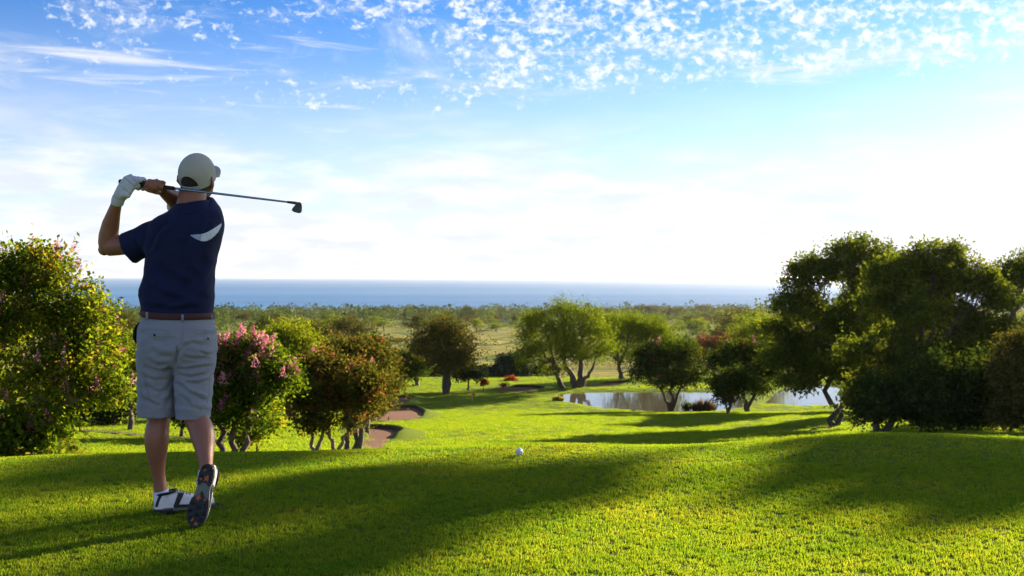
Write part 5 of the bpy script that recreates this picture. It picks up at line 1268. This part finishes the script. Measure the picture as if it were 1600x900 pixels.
def shoe(M, T, label):
    """M columns = heel-to-toe, left, up"""
    tr = lambda V: np.asarray(V, float) @ M.T+T
    # upper
    V = []; Fc = []; na_ = 20; us = np.concatenate([np.linspace(0, .02, 5), np.linspace(.03, .28, 26), np.linspace(.284, .293, 4)])
    for u in us:
        for a in np.linspace(0, math.pi, na_): V.append(upper(u, a))
    for i in range(len(us)-1):
        for j in range(na_-1): Fc.append((i*na_+j, i*na_+j+1, (i+1)*na_+j+1, (i+1)*na_+j))
    Fc.append(tuple(range(na_))); Fc.append(tuple((len(us)-1)*na_+j for j in range(na_-1, -1, -1)))
    so2 = add('shoe', mesh_np('shoe', tr(V), Fc, True), SHOE_W, golfer); so2['label'] = label
    def band(name, mt, fn, off, w0=0.0, a0=0.12, a1=math.pi-0.12, n=24):
        V = []; Fc = []
        for a in np.linspace(a0, a1, n):
            u0, u1 = fn(a)
            for q in np.linspace(0, 1, 4): V.append(upper(u0+(u1-u0)*q, a, off))
        for i in range(n-1):
            for j in range(3): Fc.append((i*4+j, i*4+j+1, (i+1)*4+j+1, (i+1)*4+j))
        add(name, mesh_np(name, tr(V), Fc, True), mt, so2)
    hgt = lambda a: math.sin(a)
    band('heel_stripe', RUBBER, lambda a: (0.004+0.022*hgt(a)**2, 0.017+0.030*hgt(a)**2), 0.0012, a0=0.15, a1=1.15)
    band('heel_stripe', RUBBER, lambda a: (0.004+0.022*hgt(a)**2, 0.017+0.030*hgt(a)**2), 0.0012, a0=math.pi-1.15, a1=math.pi-0.15)
    band('saddle_stripe', RUBBER, lambda a: (0.088+0.030*hgt(a), 0.112+0.034*hgt(a)), 0.0012, a0=0.12, a1=1.22)
    band('saddle_stripe', RUBBER, lambda a: (0.088+0.030*hgt(a), 0.112+0.034*hgt(a)), 0.0012, a0=math.pi-1.22, a1=math.pi-0.12)
    band('toe_seam', STITCH, lambda a: (0.222-0.012*hgt(a), 0.2235-0.012*hgt(a)), 0.0008)
    band('midsole_line', RUBBER, lambda a: (0.001, 0.292), 0.0014, a0=0.0, a1=0.16, n=4); band('midsole_line', RUBBER, lambda a: (0.001, 0.292), 0.0014, a0=math.pi-0.16, a1=math.pi, n=4)
    # tongue and collar, laces
    V, Fc = tube([(0.018, 0, 0.076), (0.03, 0.022, 0.083), (0.065, 0.027, 0.087), (0.10, 0.018, 0.094), (0.106, 0, 0.098), (0.10, -0.018, 0.094), (0.065, -0.027, 0.087), (0.03, -0.022, 0.083), (0.018, 0, 0.076)], 0.0065, 8)
    add('collar', mesh_np('collar', tr(V), Fc, True), DARKCLOTH, so2)
    V, Fc = tube([(0.085, 0, 0.09), (0.12, 0, 0.086), (0.15, 0, 0.074), (0.175, 0, 0.066)], [(0.019, 0.004), (0.019, 0.004), (0.017, 0.003), (0.012, 0.002)], 10, True, flat=(0, 1, 0)); add('tongue', mesh_np('tongue', tr(V), Fc, True), SHOE_W, so2)
    for k in range(5):
        u = 0.112+0.015*k; zt = float(np.interp(u, UPA[:, 0], UPA[:, 2]))+0.019
        V, Fc = tube([(u, -0.021, zt-0.010), (u+0.003, -0.009, zt-0.001), (u+0.005, 0.009, zt-0.001), (u+0.002, 0.021, zt-0.010)], 0.0022, 6); add('lace', mesh_np('lace', tr(V), Fc, True), STITCH, so2)
    P = [(0.11, 0.004, .099), (0.098, 0.022, .120), (0.083, 0.038, .118), (0.088, 0.040, .098)]
    V, Fc = tube(P, 0.0013, 6); add('lace_end', mesh_np('lace_end', tr(V), Fc, True), STITCH, so2)
    # sole
    V, Fc = slab(outline(0, .300), 0.0, 0.0175); sl = add('sole', mesh_np('sole', tr(V), Fc), SHANK, so2)
    fo_ = [(u, h) for u, h in outline(.165, .300, 0.0012)]
    fo_ = [(0.150, 0.012), (0.128, 0.0)][::-1]+fo_[:len(fo_)//2]+fo_[len(fo_)//2:]+[(0.150, -0.012)]
    V, Fc = slab(fo_, -0.0055, 0.010); add('forefoot_tread', mesh_np('forefoot_tread', tr(V), Fc), RUBBER, so2)
    hl = outline(0.0, .088, 0.0012); m_ = len(hl)//2
    hl = hl[:m_]+[(0.104, 0.024), (0.084, 0.006), (0.090, 0.0), (0.084, -0.006), (0.104, -0.024)]+hl[m_:]
    V, Fc = slab(hl, -0.0055, 0.010); add('heel_tread', mesh_np('heel_tread', tr(V), Fc), RUBBER, so2)
    r = np.random.default_rng(3)
    for (u, v_, s) in ((.160, .010, .017), (.262, .016, .012), (.280, -.008, .011), (.165, -.024, .008), (.030, .012, .009), (.022, -.014, .008), (.068, -.008, .017), (.074, .020, .009)):
        poly = []
        for k in range(10):
            a = k*math.pi/5+u*30; q = s*(1.0 if k % 2 == 0 else 0.55)*r.uniform(0.85, 1.15); poly.append((u+math.cos(a)*q, v_+math.sin(a)*q))
        V, Fc = slab(poly, -0.0075, -0.004); add('orange_insert', mesh_np('orange_insert', tr(V), Fc), ORANGE, so2)
    for (u, v_) in ((.19, .030), (.19, -.032), (.225, .036), (.228, -.036), (.258, .024), (.258, -.026), (.205, .0), (.240, 0.0), (.02, .018), (.02, -.018), (.062, .024), (.062, -.026)):
        parts = [tube([(u, v_, -0.004), (u, v_, -0.011)], [0.0095, 0.0075], 12)]
        for k in range(7):
            a = k*2*math.pi/7; parts.append(tube([(u+math.cos(a)*.004, v_+math.sin(a)*.004, -0.009), (u+math.cos(a)*.0085, v_+math.sin(a)*.0085, -0.0145)], [0.0022, 0.0014], 5))
        V, Fc = join(parts); add('spike', mesh_np('spike', tr(V), Fc, True), RUBBER, so2)
    return so2
# left shoe flat on the turf, pointing right and away
hp = Q(239.5, 806, -0.02); a_ = R(28); uax = np.array([math.cos(a_), math.sin(a_), 0]); vax = np.array([-math.sin(a_), math.cos(a_), 0]); wax = np.array([0, 0, 1.0])
LT = np.array([hp[0], hp[1]-0.0, gz(hp[0]+GO[0], 5.06)+0.013])
shoe(np.stack([uax, vax, wax], 1), LT, 'flat white and black shoe')
# right shoe up on its toe, sole to the camera
toe = Q(303, 823, -0.285); heel = Q(323.5, 739, -0.225)
uax = toe-heel; uax /= np.linalg.norm(uax)
wax = np.array([0.10, 1.0, 0.0]); wax -= uax*np.dot(wax, uax); wax /= np.linalg.norm(wax); vax = np.cross(wax, uax)
shoe(np.stack([uax, vax, wax], 1), toe-uax*0.294, 'shoe tipped on its toe, black and orange studded sole showing')
# socks
V, Fc = tube([Q(251, 766, 0.022), Q(252.5, 774, 0.024), Q(256, 782, 0.03), Q(262, 792, 0.045)], [(U(11.6), U(13)), (U(12), U(14)), (U(13.5), U(15)), (U(14), U(14))], 18, True, flat=(1, 0, 0)); add('sock', mesh_np('sock', V, Fc, True), SOCK, golfer)
V, Fc = tube([Q(322, 735, -0.18), Q(321.5, 745, -0.19), Q(318, 758, -0.195)], [U(11), U(11.8), U(12)], 18); add('sock', mesh_np('sock', V, Fc, True), SOCK, golfer)

# --- the iron
club = empty('golf_club', tuple(GO)); tag(club, 'iron golf club held across the back of the golfer\'s neck', 'golf club')
gend = on_club(271)
V, Fc = tube([HB, HB+CA*0.006, HB+(gend-HB)*0.5, gend], [0.0125, 0.0138, 0.0118, 0.0098], 14); add('grip', mesh_np('grip', V, Fc, True), GRIP, club)
P = [gend+(HE-gend)*s for s in np.linspace(0, 1, 18)]; rr2 = [0.0064-0.0021*(int(s*9)/9) for s in np.linspace(0, 1, 18)]
V, Fc = tube(P, rr2, 12); add('shaft', mesh_np('shaft', V, Fc, True), STEEL, club)
V, Fc = tube([on_club(449), on_club(457)], [0.0056, 0.0066], 12); add('ferrule', mesh_np('ferrule', V, Fc, True), GRIP, club)
hp_ = [(1440, 429), (1478, 431), (1490, 440), (1493, 462), (1491, 492), (1484, 505), (1468, 509), (1440, 502), (1423, 491), (1426, 477), (1440, 458), (1455, 440)]
V0 = np.array([Q(*z1(*p), -0.205) for p in hp_]); n = len(V0); c0 = V0.mean(0)
lay = [(0.90, -0.011), (1.0, -0.008), (1.0, 0.008), (0.88, 0.014)]; V = []; Fc = []
for s, dy in lay:
    for k, p in enumerate(V0): V.append(c0+(p-c0)*s+np.array([0, dy*(0.6+0.7*(c0[2]-p[2])/0.03), 0]))
for i in range(3):
    for j in range(n): k = (j+1) % n; Fc.append((i*n+j, i*n+k, (i+1)*n+k, (i+1)*n+j))
Fc += [tuple(range(n-1, -1, -1)), tuple(3*n+j for j in range(n))]
add('club_head', mesh_np('club_head', V, Fc), STEEL_H, club)
V, Fc = tube([on_club(455), on_club(462), Q(467, 320, -0.205)], [0.0068, 0.0072, 0.0075], 12); add('hosel', mesh_np('hosel', V, Fc, True), STEEL_H, club)

# ------------------------------------------------------------------ ball, tee peg and scraps on the turf
bx, by, bz = G(811.5, 713)
br = 6.1*by/F
m, t, b, o = mat('ball_cover'); b.inputs['Base Color'].default_value = (0.80, 0.80, 0.80, 1); b.inputs['Roughness'].default_value = 0.3
tcn = t.new('ShaderNodeTexCoord'); vo = t.new('ShaderNodeTexVoronoi'); vo.inputs['Scale'].default_value = 260; t.l.new(tcn.outputs['Object'], vo.inputs['Vector'])
bn = t.new('ShaderNodeBump'); bn.inputs['Strength'].default_value = 0.7; bn.inputs['Distance'].default_value = 0.003; t.l.new(vo.outputs['Distance'], bn.inputs['Height']); t.l.new(bn.outputs[0], b.inputs['Normal'])
V, Fc = ellipsoid((0, 0, 0), (br,)*3, 32, 20); ball = add('golf_ball', mesh_np('golf_ball', V, Fc, True), m, None, (bx, by, bz+br+0.004)); tag(ball, 'white golf ball on the mown grass right of the golfer', 'golf ball')
P = [Vector((x*br, -1, z*br)).normalized()*(br*1.004) for x, z in ()]
V = []; Fc = []
for i, s in enumerate(np.linspace(-0.42, 0.18, 8)):
    for z in (0.30+0.05*math.sin(i), 0.14): q_ = np.array([s, -1.0, z]); V.append(q_/np.linalg.norm(q_)*br*1.006)
for i in range(7):
    if i % 2 == 0: Fc.append((2*i, 2*i+2, 2*i+3, 2*i+1))
add('print', mesh_np('print', V, Fc), simple('ball_print', (0.05, 0.10, 0.30), 0.5), ball)
twm = simple('dry_wood', (0.24, 0.13, 0.06), 0.8)
tx, ty, tz = G(341, 739)
V, Fc = tube([(-0.024, 0, 0.012), (0, 0.004, 0.018), (0.024, 0, 0.020)], [0.0035, 0.0035, 0.0028], 8); tag(add('golf_tee', mesh_np('golf_tee', V, Fc, True), twm, None, (tx, ty, tz)), 'small brown wooden peg lying behind the golfer\'s raised heel', 'tee peg')
dx, dy_, dz_ = G(334, 793); r = np.random.default_rng(8); parts = []
for k in range(16):
    p = r.normal(size=3)*np.array([0.02, 0.02, 0.0])+np.array([0, 0, 0.010]); parts.append(ellipsoid(p, tuple(r.uniform(0.004, 0.010, 3)), 7, 5))
V, Fc = join(parts); tag(add('divot', mesh_np('divot', V, Fc, True), simple('turf_soil', (0.10, 0.055, 0.03), 0.95), None, (dx, dy_, dz_)), 'brown scrap of torn turf beside the raised shoe', 'divot')
leafd = simple('dead_leaf', (0.09, 0.05, 0.02), 0.9)
V = np.array([(-.018, 0, 0), (0, -.009, .004), (.02, 0, .002), (0, .009, .005), (0, 0, -.001)])
dl = mesh_np('fallen_leaf', V, [(0, 1, 4), (1, 2, 4), (2, 3, 4), (3, 0, 4)]); dl.materials.append(leafd)
rl = random.Random(3)
for k, (px, py) in enumerate([(605, 704), (982, 693), (1096, 704), (1020, 720), (968, 745), (1180, 706), (880, 732), (30, 745), (70, 740), (700, 715), (1310, 730), (172, 848), (1010, 716), (940, 709), (1240, 715)]):
    x, y, z = G(px, py); o_ = add('fallen_leaf', dl, None, None, (x, y, z+0.012)); o_.rotation_euler = (rl.uniform(-.3, .3), rl.uniform(-.3, .3), rl.uniform(0, 6)); o_.scale = (rl.uniform(0.7, 1.3),)*3
    tag(o_, 'tiny dead brown leaf lying on the tee grass', 'leaf', 'dead leaves on the tee')
